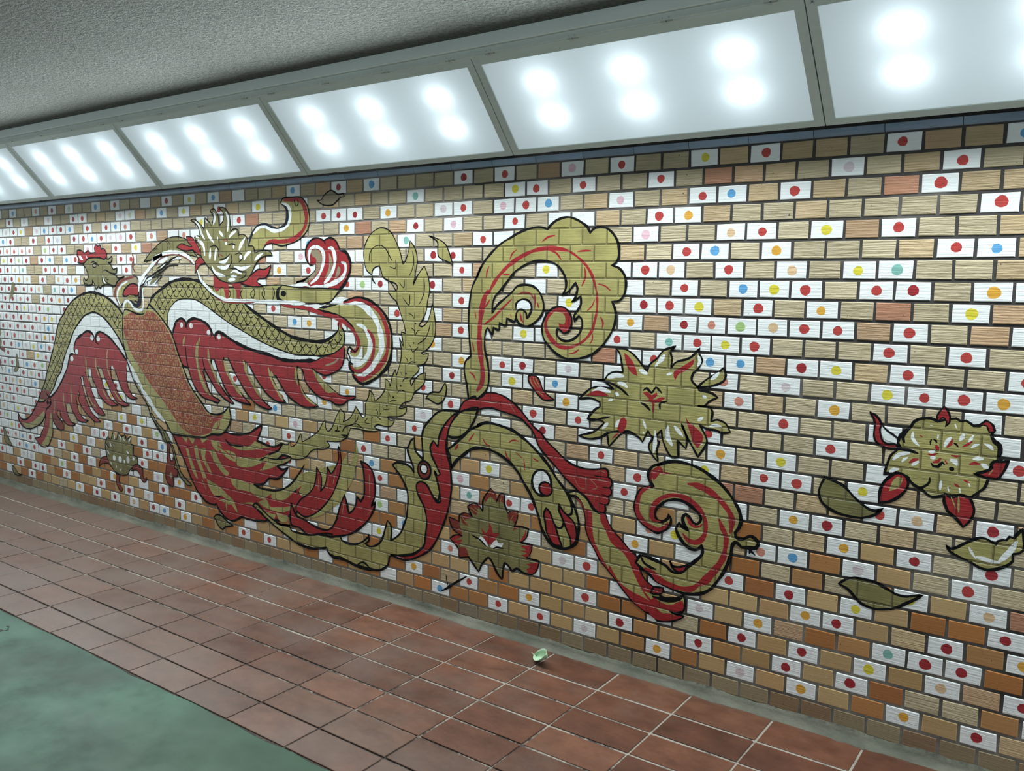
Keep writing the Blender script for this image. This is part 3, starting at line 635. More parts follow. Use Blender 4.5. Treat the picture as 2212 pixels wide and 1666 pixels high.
# ------------------------------------------------------------------ the mural
MURAL = '''
M painted_flower|gold peony painted on the brick wall at the right end, red leaf tips|flower painting|painted flowers
p bloom
f G K 7.7 -211 1149!,-201 1170,-177 1182,-152 1185,-131 1177!,-93 1189,-77 1192,-62 1184,-48 1188,-35 1180,-25 1173,-8 1175,9 1193!,29 1180,35 1164!,27 1147,35 1129,50 1117,56 1102,51 1071!,36 1053,31 1019,27 1000,20 976,-1 954,-19 937!,-51 938,-100 930!,-130 921,-148 929,-166 946!,-178 947,-197 959,-208 977!,-246 989,-285 978!,-277 1014,-268 1044,-248 1067!,-238 1077,-248 1090!,-241 1120,-226 1133
s K - 14.2 -216 1145,-228 1130,-234 1112,-227 1093
s K - 11.9 29 1147,37 1129,52 1118,55 1096,50 1071
s K - 9.4 -248 1069,-227 1071,-203 1068,-182 1062
s K - 9.4 -142 987,-143 969,-155 955,-172 946,-188 953,-204 969
s W - 7.8 -203 1135,-204 1115,-192 1097,-181 1088
s W - 12.1 -51 1144,-55 1132,-62 1119
s W - 10.6 -23 1142,-29 1130,-36 1118
s W - 12.3 -87 1129,-99 1113,-106 1093
s W - 10.8 -126 1133,-127 1119
s W - 7.5 -27 1100,-18 1109,-4 1115
s W - 9.0 9 1118,22 1114,36 1101
s W - 11.1 -260 1031,-242 1051,-208 1062
s W - 9.5 -232 1026,-225 1038,-213 1046
s W - 11.0 -200 1019,-191 1028,-178 1036
s W - 12.4 -152 1073,-142 1072,-132 1077
s W - 12.4 -146 1053,-128 1055
s W - 13.8 -86 1054,-70 1050,-62 1037
s W - 12.1 -20 1065,-6 1068,11 1069
s W - 13.5 5 1052,17 1045,27 1041
s W - 9.6 -270 987,-254 998,-239 1002
s W - 9.1 -79 1174,-73 1159
s W - 7.7 -153 1162,-145 1161
s W - 9.1 -27 986,-22 972
s W - 9.2 -52 964,-49 947
s W - 7.8 -108 980,-109 949
s W - 7.7 -87 963,-82 947
s R - 10.9 -182 1125,-173 1119
s R - 13.8 -98 1093,-87 1106,-83 1122
s R - 12.1 -52 1101,-38 1110,-25 1122
s R - 7.8 -154 1064,-136 1064,-123 1071
s R - 10.7 -84 1069,-69 1067,-55 1070
s R - 13.9 -137 1038,-122 1043,-113 1056
s R - 11.0 -209 1027,-196 1038,-181 1044
s R - 10.6 -29 1046,-14 1052,2 1051
s R - 9.2 -68 976,-52 966
s R - 9.2 -42 992,-24 985
s R - 12.4 -131 1098,-122 1080
s R - 10.8 -100 1050,-93 1038
s K - 5.4 -148 1095,-148 1108,-145 1116
s K - 5.4 -140 1117,-132 1112,-128 1105
s K - 6.1 -79 1110,-71 1107,-64 1098
s K - 8.5 -142 1036,-135 1026,-120 1026,-108 1042,-100 1035
e K - 0.0 -79 1024 8 7
p leaf_tip red leaf tip with black outline
f R K 4.6 -114 1229!,-128 1208,-134 1191,-130 1178!,-115 1192,-104 1177,-106 1161!,-95 1178,-95 1195,-102 1213
p leaf_tip
f R K 6.4 -345 1187!,-329 1165,-325 1148,-326 1107,-318 1088,-302 1075,-275 1068,-247 1072!,-252 1085,-276 1083,-295 1090,-304 1110,-308 1133,-303 1148!,-316 1170,-329 1181
f W - 0.0 -302 1142!,-283 1122,-261 1109,-251 1098,-252 1087!,-271 1093,-287 1097,-300 1113
s K - 6.4 -345 1187,-328 1181,-310 1164,-303 1148,-284 1129,-264 1117,-250 1107,-239 1120
p leaf_tip
f R K 4.5 -6 1179!,12 1193,29 1180,35 1159!,21 1157,13 1176
p leaf_tip
f R K 7.5 33 1053!,40 1064,63 1066,81 1072!,74 1047,66 1027,53 1009,27 1008,-12 1016!,18 1029,36 1042
s G - 6.0 29 1019,39 1037
p leaf_tip
f R K 8.0 -296 876!,-295 915,-286 945,-269 969,-246 986,-230 986,-213 976,-207 960,-213 933,-233 907,-264 884
f G - 0.0 -266 921!,-257 956,-242 975,-226 972,-230 948,-245 931
p leaf_tip
f R K 7.7 -94 940!,-95 914,-87 893,-82 882,-55 861,-33 836!,-18 854,-7 878,-5 901,-10 916,-19 935!,-48 941,-75 929
s G - 6.2 -75 931,-58 895
s G - 6.2 -53 935,-49 882
M painted_leaf|dull gold leaf with black outline painted left of the right-end peony|leaf painting|painted leaves
f O K 8.3 -480 939!,-452 931,-416 917,-373 878,-329 849,-302 845,-282 857!,-306 831,-348 813,-385 811,-433 817,-471 834,-491 853,-499 882,-493 912
M painted_leaf|ragged gold leaf with white brush strokes painted at the right edge|leaf painting|painted leaves
f G K 7.6 -80 766!,-66 757,-49 763,-25 782,-2 798,19 809,36 809,53 801,65 795!,69 807,81 813,92 814,101 828,112 825!,135 860!,142 816,140 789,130 779,114 773,115 751,98 731,76 717,48 708,23 710,-2 722,-42 736,-65 746
s W - 6.2 -12 772,1 751,12 737
s W - 13.7 11 744,36 741,65 737,81 739
s W - 13.5 74 737,94 763,110 789,122 818
M painted_leaf|dark olive leaf painted low on the wall beneath the right-end peony|leaf painting|painted leaves
f O K 8.2 -412 561!,-390 581,-362 594,-328 595,-292 593,-267 584,-239 572,-222 565,-195 563,-169 571,-139 581!,-156 564,-189 539,-219 517,-248 505,-289 497,-332 506,-352 522,-379 547
M painted_leaf|thin black outlined tan leaf painted in the top two courses|leaf painting|painted leaves
f T K 5.8 -3133 2035!,-3098 2036,-3078 2057,-3028 2080,-2997 2070,-2972 2056,-2936 2060!,-2927 2045,-2954 2042,-2973 2030,-3010 2007,-3060 2005,-3092 2013
M painted_leaf|curved gold leaf painted between the feathered tail and the big scroll|leaf painting|painted leaves
f G K 5.4 -2360 1835!,-2298 1816,-2257 1794,-2236 1762,-2221 1728,-2211 1699!,-2230 1708,-2276 1724,-2297 1736,-2302 1759,-2303 1802,-2324 1818
M painted_leaf|small gold leaf with upturned tip painted beside the red ribbon's start|leaf painting|painted leaves
f G K 6.7 -2250 1145!,-2242 1120,-2246 1087,-2264 1053,-2295 1039,-2322 1044,-2359 1059,-2372 1056!,-2349 1083,-2322 1093,-2285 1096,-2265 1122
M painted_petal|single red petal with gold veins painted below the big scroll|petal painting|
f R K 6.1 -1771 1210,-1745 1215,-1722 1206,-1709 1185,-1695 1156,-1668 1133,-1633 1116!,-1655 1112,-1689 1111,-1712 1125,-1739 1149,-1762 1173,-1773 1191
s G - 3.1 -1762 1203,-1757 1181,-1735 1157
s G - 3.1 -1749 1209,-1740 1186,-1717 1162
s G - 3.1 -1736 1208,-1722 1184,-1708 1163
s G - 3.1 -1726 1150,-1690 1127
M painted_flower|large ragged gold flower with black and red heart painted right of the big scroll|flower painting|painted flowers
p bloom
f G K 7.4 -1338 1354!,-1295 1353,-1257 1332,-1226 1302,-1196 1271!,-1185 1299,-1156 1323,-1127 1358,-1101 1369,-1076 1377!,-1097 1354,-1090 1327,-1094 1287!,-1073 1314,-1022 1331,-996 1351,-976 1375!,-978 1354,-964 1331,-980 1294,-998 1277,-1004 1248,-979 1224!,-940 1258,-900 1284,-877 1305!,-867 1279,-875 1254,-922 1232,-977 1223!,-972 1212,-923 1206,-896 1190!,-929 1171,-949 1151,-975 1149!,-928 1149,-914 1135,-918 1095!,-892 1104,-858 1092,-840 1062!,-869 1055,-898 1063,-932 1064,-966 1079!,-944 1047,-931 1012,-965 951!,-998 1000,-1017 1031,-1040 1073!,-1016 1022,-1016 976!,-1055 1007!,-1048 940!,-1074 935,-1099 962,-1119 1007,-1124 1040!,-1177 972,-1159 932,-1133 909!,-1141 951,-1132 990!,-1172 1014,-1183 1031!,-1206 981!,-1223 998,-1283 1017,-1361 944!,-1369 993!,-1413 975,-1457 966,-1508 974!,-1434 998,-1401 1025!,-1386 1044,-1420 1051,-1467 1050!,-1436 1088,-1408 1107!,-1409 1126!,-1449 1138,-1510 1131!,-1484 1157,-1448 1183,-1400 1191,-1345 1186!,-1396 1218,-1430 1220!,-1392 1221,-1373 1245,-1343 1257,-1305 1259!,-1312 1295,-1322 1334
s K - 7.6 -1392 1219,-1345 1205,-1309 1188,-1275 1163
s K - 6.8 -1507 1132,-1462 1140,-1429 1134,-1409 1123
s K - 7.8 -1409 1107,-1436 1089,-1463 1052,-1439 1046,-1407 1056,-1356 1070
s K - 7.8 -1511 974,-1461 965,-1404 977,-1365 1001,-1284 1020
s W - 15.3 -1377 1231,-1338 1244,-1299 1243
s W - 13.3 -1329 1214,-1298 1209,-1282 1197
s W - 15.5 -1447 1169,-1407 1180,-1359 1173
s W - 13.4 -1339 1171,-1320 1162
s W - 13.1 -1232 1275,-1213 1267,-1194 1259
s W - 11.1 -1162 1290,-1145 1315
s W - 14.7 -1149 1306,-1132 1327,-1122 1341
s W - 10.7 -981 1346,-973 1324,-982 1304
s W - 12.4 -926 1256,-909 1270,-893 1287
s W - 10.8 -957 1192,-939 1184
s W - 12.8 -1111 1262,-1086 1271
s W - 10.8 -973 1093,-950 1108
s W - 10.7 -924 1075,-901 1082,-874 1080
s W - 16.7 -1096 1060,-1098 1019,-1075 981
s W - 12.9 -1071 1062,-1052 1044,-1030 1023
s W - 9.1 -959 999,-949 1003
s W - 13.2 -1204 1022,-1200 1016
s W - 13.1 -1152 1035,-1150 991,-1156 942
s W - 13.6 -1394 1015,-1367 1043
s W - 13.5 -1331 1029,-1312 1062
s W - 11.3 -1206 1070,-1193 1037
s W - 9.6 -1370 1137,-1346 1143
s G - 5.9 -1477 972,-1425 980
p petal red petal streak
f R - 0.0 -1303 1339!,-1287 1330,-1263 1307,-1247 1278,-1239 1248!,-1265 1258,-1285 1282,-1296 1309
p petal
f R - 0.0 -997 1332!,-1000 1312,-1030 1284,-1058 1269,-1073 1243!,-1080 1258,-1079 1278,-1055 1293
p petal
f R - 0.0 -1475 1149!,-1447 1168,-1411 1174,-1379 1164,-1366 1155!,-1418 1151
p petal
f R - 0.0 -1323 1021!,-1309 1066,-1293 1075,-1281 1062,-1284 1034,-1303 1007
p petal
f R - 0.0 -1024 1104,-1011 1085,-990 1071,-965 1054,-948 1036,-949 1016,-968 983!,-990 1008,-1003 1046,-1014 1072
p petal
f R - 0.0 -1348 975!,-1337 993,-1307 1014,-1314 1003,-1333 987
p heart black and red heart mark
f R - 0.0 -1212 1182!,-1191 1189,-1172 1175,-1151 1189,-1147 1177,-1168 1158!,-1128 1164,-1127 1152,-1156 1146,-1160 1108,-1168 1108,-1171 1145,-1201 1149!,-1183 1157
s K - 9.3 -1212 1190,-1196 1202,-1173 1185,-1155 1208,-1131 1192
s K - 9.4 -1221 1141,-1200 1133,-1175 1112
s K - 7.4 -1149 1199,-1138 1197,-1128 1186
s K - 7.4 -1105 1156,-1132 1147,-1136 1123
s R - 11.1 -1147 1162,-1115 1168
s K - 7.4 -1138 1148,-1133 1121
M painted_flower|gold flower with red petal tips and white heart painted low under the eyed serpent head|flower painting|painted flowers
p bloom
f O K 7.7 -1972 673!,-1947 648,-1936 615!,-1921 650,-1897 660,-1891 614,-1872 574!,-1859 584,-1818 593!,-1820 559,-1835 517!,-1796 524,-1756 521!,-1767 480,-1800 451!,-1736 450!,-1741 419,-1765 386!,-1697 383!,-1706 345,-1733 316,-1779 312,-1815 322,-1843 308!,-1867 331,-1883 339!,-1895 297,-1900 260!,-1930 281,-1955 324,-1979 346!,-2017 303,-2035 265!,-2066 292,-2097 325!,-2154 309!,-2160 353,-2209 394!,-2175 416,-2135 419!,-2195 444,-2219 495!,-2156 485!,-2154 517,-2126 533!,-2078 526!,-2106 566!,-2065 590,-2035 577,-2015 558!,-2014 614
s K - 9.0 -2096 324,-2065 294,-2035 267
s K - 8.8 -2031 268,-2017 303,-1978 345,-1949 317,-1924 278,-1899 259,-1895 296,-1887 336,-1863 327,-1843 307,-1816 325,-1778 313,-1741 311
p petal red petal tip
f D - 0.0 -1970 672!,-1945 648,-1937 618!,-1974 632,-2007 595!,-2005 623
s G - 2.6 -1971 604,-1971 636
s G - 2.6 -1954 607,-1962 634
s G - 2.6 -1988 602,-1981 631
p petal
f D - 0.0 -1930 615!,-1921 646,-1900 657,-1894 613!,-1911 622
s G - 2.6 -1916 621,-1909 642
p petal
f D - 0.0 -1869 539!,-1872 570,-1858 582,-1819 590,-1821 559,-1834 525!,-1844 543
s G - 2.6 -1858 541,-1840 571
p petal
f D - 0.0 -1834 514!,-1797 524!,-1843 497
f R - 0.0 -1769 518!,-1770 479,-1802 450!,-1791 471,-1778 493
p petal
f R - 0.0 -1799 434!,-1740 450!,-1742 418,-1766 388,-1794 393!,-1762 407,-1799 411!,-1767 421
p petal
f R - 0.0 -1765 356!,-1700 379!,-1708 343,-1732 317,-1760 317!,-1755 325,-1765 331!,-1742 348
p petal
f D - 0.0 -2216 493!,-2154 483,-2159 472!,-2143 450,-2138 420!,-2190 446
p petal
f D - 0.0 -2149 514!,-2124 531,-2084 525,-2089 512!,-2119 499,-2098 474!,-2134 480
s G - 2.7 -2139 512,-2108 481
p petal
f D - 0.0 -2104 566!,-2065 587,-2030 573,-2037 622!,-2054 534
s G - 2.7 -2089 565,-2039 545
s G - 2.7 -2069 572,-2029 555
p petal
f R - 0.0 -2207 393!,-2174 414,-2138 416!,-2179 390,-2133 403!,-2163 369
p petal
f D - 0.0 -2154 313!,-2155 358,-2112 362,-2096 328!
p heart white and red heart
f R - 0.0 -2025 480!,-1995 459,-1981 480,-1979 512!,-1962 491,-1956 468,-1918 475!,-1937 444,-1975 405,-2004 431
f W - 0.0 -2079 434!,-2039 425,-2027 440!,-1999 424,-1977 393!,-2019 409
f W - 0.0 -1970 398!,-1955 421,-1932 437,-1924 424,-1893 430!,-1907 406,-1950 392
s K - 6.7 -2079 434,-2029 419,-1989 394
s K - 6.6 -1952 391,-1931 403,-1893 403
M painted_flower|small gold lotus with red tendrils painted low beneath the left wing|flower painting|painted flowers
p bloom
f O K 7.0 -5283 457!,-5280 503,-5248 545!,-5214 530,-5182 581!,-5144 535,-5118 585!,-5074 565,-5033 582!,-5018 552,-4961 581!,-4964 527,-4937 521,-4935 456,-4903 445,-4889 406,-4945 370,-4986 349,-5010 317,-5061 300,-5158 306,-5220 343,-5259 366,-5269 401
s W - 9.6 -5176 572,-5162 553,-5166 533
s W - 9.5 -5109 574,-5084 548,-5088 527
s W - 9.5 -5063 562,-5039 536
s W - 9.7 -5227 508,-5208 479
s W - 8.0 -5180 502,-5171 483
s W - 9.4 -4967 567,-4994 536
s W - 9.7 -5276 491,-5267 466
s W - 9.5 -5023 472,-4993 456
s W - 11.4 -5258 446,-5238 423
e W - 0.0 -5176 405 18 19
e W - 0.0 -5104 404 21 22
e W - 0.0 -5006 414 18 23
e W - 0.0 -5050 397 10 12
e W - 0.0 -4940 428 13 11
s W - 8.1 -5226 371,-5206 353
s W - 8.1 -5158 362,-5149 340
s W - 6.4 -5112 342,-5103 329,-5092 341
s K - 6.3 -5021 578,-5018 547,-5004 537
s K - 6.5 -5281 502,-5256 482,-5230 464
p tendril dark red tendril
f D K 5.9 -5251 382!,-5277 402,-5309 396,-5343 382,-5363 353,-5374 317!,-5345 340,-5291 353,-5242 358!
p tendril
f D K 5.6 -4942 385!,-4897 398,-4848 384,-4830 361,-4832 330,-4823 312,-4803 314,-4798 328!,-4782 312!,-4819 287,-4853 302,-4871 333,-4904 356,-4970 345!
p tendril
f D K 5.8 -5162 298!,-5107 298!,-5122 263,-5114 229,-5080 203!,-5101 182,-5137 203,-5160 240
M painted_leaf|small heart shaped gold leaf painted just above the bottom courses under the red tail|leaf painting|painted leaves
f O K 8.7 -4078 176!,-4049 199,-4007 202,-3966 187,-3925 168,-3884 159!,-3967 136,-3989 119,-4016 125,-4044 147,-4054 167
M painted_leaf|slim grey leaf painted near the left edge above the left wing|leaf painting|painted leaves
f O - 0.0 -6510 1585!,-6481 1577,-6478 1543,-6493 1509,-6514 1486,-6578 1442!,-6569 1477,-6554 1505,-6538 1542,-6529 1571
M painted_leaf|grey teardrop leaf painted left of the left wing|leaf painting|painted leaves
f O K 3.6 -6497 1044!,-6486 1008,-6474 974,-6477 945,-6511 908,-6541 903,-6564 916!,-6520 939,-6510 972,-6513 1006
M painted_leaf|dull brown leaf cut by the picture's left edge above the red bud|leaf painting|painted leaves
f O - 0.0 -6792 1225!,-6755 1221,-6733 1192,-6748 1171,-6799 1163
M painted_bud|red bud with olive base cut by the picture's left edge at mid wall|bud painting|
f O - 0.0 -6800 1154!,-6762 1153,-6736 1134,-6739 1104,-6758 1077,-6808 1077
f D K 3.6 -6777 1073!,-6732 1084,-6689 1077,-6692 1051,-6735 1057
M painted_petal|red petal with brown tail cut by the picture's left edge beneath the red bud|petal painting|
f D - 0.0 -6816 997!,-6779 990,-6758 956,-6784 940,-6822 943
s O - 9.1 -6790 945,-6755 921,-6742 895
M painted_leaf|long narrow olive leaf painted lower left beside the left wing tip|leaf painting|painted leaves
f O K 5.6 -6786 443!,-6743 429,-6729 407,-6716 381,-6682 355,-6637 310!,-6704 317,-6753 332,-6769 360,-6771 396
s K - 5.6 -6633 310,-6627 281,-6625 243
M painted_leaf|thin grey leaf painted lowest at the left end of the wall|leaf painting|painted leaves
f O K 6.7 -6670 159!,-6634 149,-6599 126,-6559 102,-6498 103!,-6560 87,-6621 93,-6650 110,-6660 133
M graffiti_scribble|black broken scribbled line across blue and red dotted bricks|scribble|
s K - 9.2 -2105 228,-2135 207,-2176 180,-2207 156,-2233 138,-2265 118
s K - 4.6 -2234 209,-2223 161,-2202 141
M painted_phoenix|huge red and gold phoenix with spread wings and scrolling tails painted across the brick wall|phoenix painting|
p tail_plume gold feathered plume with black scale marks
f G K 5.2 -3659 703!,-3609 684,-3546 679,-3484 688,-3429 711!,-3387 710,-3363 729!,-3357 702,-3315 723,-3279 782!,-3272 779!,-3263 740!,-3198 773,-3131 817,-3097 866,-3078 882!,-3078 841,-3059 821,-3026 847,-2994 908,-2962 951!,-2931 923,-2944 882!,-2894 909,-2863 948,-2850 975!,-2820 943,-2796 919,-2778 938!,-2778 995,-2754 1040,-2753 1070!,-2724 1047,-2712 1014!,-2671 1043,-2642 1083,-2642 1134!,-2614 1119,-2608 1094!,-2591 1150,-2571 1185!,-2565 1152!,-2540 1216,-2532 1254,-2532 1291!,-2546 1344!,-2518 1300!,-2524 1336,-2533 1373!,-2502 1366!,-2513 1407,-2530 1447,-2552 1495,-2564 1519,-2592 1539,-2626 1571!,-2564 1572!,-2558 1593,-2575 1609,-2620 1621,-2654 1637,-2671 1678,-2683 1694!,-2712 1686,-2729 1670,-2732 1649!,-2770 1674,-2787 1724,-2787 1778,-2764 1823,-2729 1859,-2677 1879,-2632 1873,-2598 1852,-2564 1803,-2542 1762,-2523 1702!,-2509 1714,-2487 1762,-2477 1813!,-2450 1785,-2434 1749,-2431 1709,-2438 1674,-2454 1602!,-2428 1646,-2385 1693!,-2359 1638,-2350 1579,-2363 1527,-2370 1484,-2378 1464,-2399 1431,-2418 1410!,-2399 1403,-2367 1424,-2347 1464,-2334 1516!,-2320 1465,-2312 1406,-2319 1354,-2345 1313,-2377 1287,-2404 1277!,-2387 1270,-2356 1280!,-2361 1252,-2387 1222,-2430 1213!,-2414 1204,-2419 1187,-2452 1160,-2473 1138!,-2465 1110!,-2441 1145,-2408 1172,-2373 1182!,-2381 1133,-2408 1106,-2446 1079,-2467 1040,-2517 1023,-2548 990!,-2495 1004!,-2500 978,-2534 956,-2625 943!,-2613 929,-2576 931!,-2596 901,-2642 892,-2689 896,-2718 884!,-2700 873,-2671 870!,-2718 858,-2784 855,-2832 859,-2888 857!,-2913 815,-2938 816!,-2913 806!,-2970 777,-3034 769,-3072 769!,-3047 745,-3086 723,-3179 706,-3240 657,-3305 638,-3388 632,-3486 609,-3598 607!
s K - 4.0 -2486 1464,-2461 1457,-2448 1441,-2443 1474
s K - 4.0 -2469 1396,-2445 1381,-2442 1361,-2426 1382,-2404 1386
s K - 4.1 -2485 1318,-2469 1302,-2458 1278,-2420 1305
s K - 4.1 -2507 1251,-2493 1240,-2490 1227
s K - 4.1 -2490 1211,-2468 1229,-2438 1227
s K - 4.1 -2537 1175,-2523 1159
s K - 4.1 -2523 1126,-2512 1143,-2484 1150
s K - 4.2 -2565 1110,-2557 1086
s K - 4.1 -2562 1065,-2540 1085,-2506 1082
s K - 4.2 -2613 1065,-2605 1040
s K - 4.2 -2608 1019,-2585 1031,-2559 1029
s K - 4.2 -2654 1010,-2654 981,-2631 978,-2608 985
s K - 4.3 -2706 976,-2692 960,-2698 940
s K - 4.3 -2700 938,-2665 920
s K - 4.4 -2832 929,-2838 906,-2863 886
s K - 4.3 -2760 927,-2784 899,-2742 895
s K - 4.5 -2988 864,-2988 837,-3007 829,-2963 833
s K - 6.1 -2950 830,-2931 857,-2894 870,-2845 884,-2796 863
s K - 9.8 -2960 814,-2932 812,-2910 817
e K - 0.0 -2440 1417 5 4
e K - 0.0 -2451 1322 5 4
e K - 0.0 -2468 1245 5 4
e K - 0.0 -2501 1170 6 5
e K - 0.0 -2536 1106 6 5
e K - 0.0 -2585 1046 6 4
e K - 0.0 -2629 997 5 4
e K - 0.0 -2671 955 5 3
e K - 0.0 -2730 931 4 3
e K - 0.0 -2966 858 7 5
s K - 4.9 -2344 1421,-2356 1384,-2377 1347,-2425 1317
s K - 4.5 -2752 1715,-2746 1757,-2717 1787,-2671 1794,-2637 1776,-2615 1747,-2592 1714
s K - 4.5 -2570 1726,-2572 1682,-2612 1690
s K - 4.4 -2460 1765,-2452 1714,-2465 1670,-2484 1642
s K - 4.5 -2514 1629,-2517 1589,-2550 1615
s K - 8.9 -2454 1622,-2454 1598
s K - 4.4 -2385 1630,-2384 1575,-2400 1534,-2421 1506
s K - 4.5 -2476 1557,-2483 1505,-2525 1542
s K - 4.5 -2671 1670,-2654 1641,-2603 1613,-2564 1568
s K - 6.9 -2732 1649,-2726 1624,-2706 1605
p tail_fan red and gold swirling tail fan
f R K 11.0 -4484 652!,-4430 577,-4387 523,-4344 465,-4316 415,-4274 362,-4239 323,-4189 286,-4140 262,-4061 259,-4047 268!,-4020 235,-3966 200,-3911 187,-3870 194,-3829 214,-3805 227!,-3723 224,-3619 234,-3587 239,-3568 253!,-3431 273,-3370 312,-3310 342,-3243 398,-3279 448,-3434 450!,-3502 432,-3615 426,-3688 440!,-3633 446,-3589 463,-3550 497!,-3476 504,-3439 526,-3383 580!,-3438 562,-3486 580!,-3425 592,-3370 624,-3358 638!,-3424 645,-3486 613,-3585 612!,-3547 634,-3466 668,-3429 711!,-3515 683,-3653 701!,-3613 766,-3606 799!,-3670 764,-3722 737,-3801 720,-3881 715,-3946 719!,-4012 696,-4074 693!,-4254 678,-4365 683
f G - 0.0 -3672 697!,-3546 679,-3429 711!,-3546 675,-3673 647,-3771 631,-3850 632,-3937 662,-3850 651,-3770 654,-3711 667
f G - 0.0 -3553 633!,-3636 602,-3739 593,-3852 578!,-3853 553,-3833 530,-3728 535,-3637 568,-3567 598!,-3599 569,-3638 531,-3549 551,-3486 576!,-3370 624,-3364 635,-3486 613
f G - 0.0 -3846 553!,-3851 595,-3885 608,-3966 615,-4006 649,-4013 662!,-4034 655,-4001 607,-3954 574,-3879 553
f G - 0.0 -4106 589!,-4057 596,-4010 541,-3956 496,-3916 475,-3930 458,-3957 457,-4012 488,-4066 533
f G - 0.0 -4257 602!,-4228 601,-4209 532,-4168 458,-4141 413,-4170 413,-4211 470,-4245 528
f G - 0.0 -4347 573!,-4325 576,-4297 521,-4256 455,-4229 396,-4257 410,-4299 467
f G - 0.0 -4207 586!,-4142 594,-4151 540!,-4103 476,-4083 443,-4118 460,-4166 511
f G - 0.0 -4404 652!,-4321 657!,-4338 610!
f G - 0.0 -4322 648!,-4248 652,-4272 605!
f G - 0.0 -4197 662!,-4118 662,-4176 625!
f G - 0.0 -4090 653!,-4020 652,-4008 593,-4063 612
f G - 0.0 -3903 447!,-3849 450,-3743 440,-3685 440!,-3615 426,-3502 432,-3434 450,-3367 487,-3307 548,-2958 662!,-2920 712!,-2895 653!,-2864 723,-2845 783!,-2830 728,-2849 663,-2870 594,-2921 514,-2966 449,-3037 405,-3116 355,-3190 328,-3231 328!,-3149 368,-3082 421,-3030 480,-3095 437,-3279 436,-3308 472,-3386 411,-3429 388,-3528 381,-3533 409!,-3610 364,-3654 369,-3719 389,-3844 387!,-3890 414
f G - 0.0 -4141 408!,-4043 388,-3974 363,-3934 339,-3887 320,-3835 246!,-3855 252,-3914 298,-3989 326!,-4060 315,-4115 359
f G - 0.0 -4025 294!,-3962 308,-3881 291,-3929 283,-3956 287!
f G - 0.0 -3820 305!,-3714 330,-3668 325,-3605 302,-3530 293,-3492 295!,-3518 258,-3587 254!,-3694 316
f G - 0.0 -3649 341!,-3578 369,-3541 333,-3491 337,-3430 347,-3321 377!,-3375 340,-3443 316,-3517 312!,-3592 320
f G - 0.0 -3492 304!,-3418 300,-3388 297,-3395 271,-3462 263
f R - 0.0 -3702 543!,-3637 564,-3567 598!,-3612 543,-3676 521
f R - 0.0 -3272 493!,-3314 439,-3380 400,-3429 384!,-3338 423,-3302 473
s R - 8.4 -4021 630,-3939 601,-3866 568
s G - 7.3 -4265 597,-4225 504,-4163 396
s G - 7.3 -4192 401,-4144 342
s G - 10.0 -3952 292,-3945 245
s K - 11.1 -3947 678,-3910 652,-3856 650,-3777 653
s K - 6.6 -3598 613,-3486 615,-3388 634,-3358 650
s K - 8.1 -3585 610,-3636 589
s K - 10.7 -3691 439,-3615 426,-3502 432,-3428 452,-3367 487,-3307 544,-3247 616
s K - 8.6 -4060 315,-4017 317,-3993 329
s K - 8.2 -3701 317,-3644 287,-3593 262,-3556 249
p flame_feather red upright flame feather
f R K 7.7 -3320 373!,-3278 418,-3229 449,-3181 493,-3154 562,-3150 616!,-3114 568,-3114 513,-3121 484!,-3088 521,-3071 574,-3067 629!,-3042 597,-3029 598!,-2996 644,-2977 691,-2983 735,-2976 750!,-2961 693,-2964 625,-2990 554,-3030 480,-3082 421,-3136 375,-3190 342,-3252 323,-3320 349
s G - 3.1 -3134 565,-3141 485
s G - 3.0 -3055 576,-3068 506
s G - 3.0 -2996 630,-3023 540
p flame_feather
f R K 10.1 -3362 385!,-3321 320,-3252 304,-3150 279,-3071 279,-3031 300!,-2999 347,-2979 401,-2959 450,-2934 494!,-2921 456,-2903 400!,-2871 423,-2846 468,-2843 500!,-2815 477!,-2791 512,-2788 583,-2797 662,-2815 692!,-2766 679,-2730 649,-2713 594,-2713 524,-2740 463!,-2710 490!,-2719 453,-2761 388,-2816 338,-2872 301,-2922 279,-3025 250!,-3032 263,-3111 253,-3219 224,-3294 253,-3364 260
s G - 2.9 -2754 632,-2749 501
s G - 3.0 -2940 453,-2953 387
s G - 2.9 -2737 446,-2767 414
p ribbon gold serpent ribbon with red stripe
f G K 9.8 -3701 313!,-3637 290,-3587 260,-3568 253,-3524 233,-3451 205,-3372 178,-3301 155,-3242 150,-3166 156,-3075 182!,-3065 159,-3026 139,-2968 146,-2923 137,-2860 126,-2786 124,-2689 135,-2641 158,-2618 185,-2609 226!,-2520 248,-2446 272,-2402 302,-2375 328,-2359 395,-2286 574,-2236 827,-2236 891!,-2195 886,-2139 904,-2080 968,-2050 1034!,-2161 1017!,-2258 1010,-2300 994,-2342 957,-2379 916,-2393 873,-2392 832,-2389 808,-2384 755!,-2433 790,-2441 818,-2444 855!,-2466 840,-2483 805,-2488 804,-2483 776,-2466 744,-2449 709,-2443 680!,-2466 706,-2510 719,-2561 717,-2590 702!,-2538 658,-2504 612,-2487 576,-2484 526,-2492 456,-2509 410,-2532 363,-2566 331,-2601 309!,-2595 352,-2601 390,-2624 408!,-2642 356,-2665 299,-2701 266,-2749 250,-2786 259!,-2758 277,-2755 314!,-2761 299,-2804 264,-2860 240,-2910 235,-2958 245,-2967 263!,-3032 249,-3111 246,-3219 224!,-3358 223,-3378 243,-3464 242!,-3371 252,-3450 242,-3542 268,-3605 299,-3668 331
s K - 13.1 -3323 167,-3254 153,-3165 159,-3078 178
s K - 15.2 -3065 159,-3020 140,-2961 143,-2911 137,-2848 127,-2774 126,-2689 135
s K - 10.0 -2848 129,-2798 155,-2749 136
s K - 7.4 -2786 259,-2758 280,-2755 314
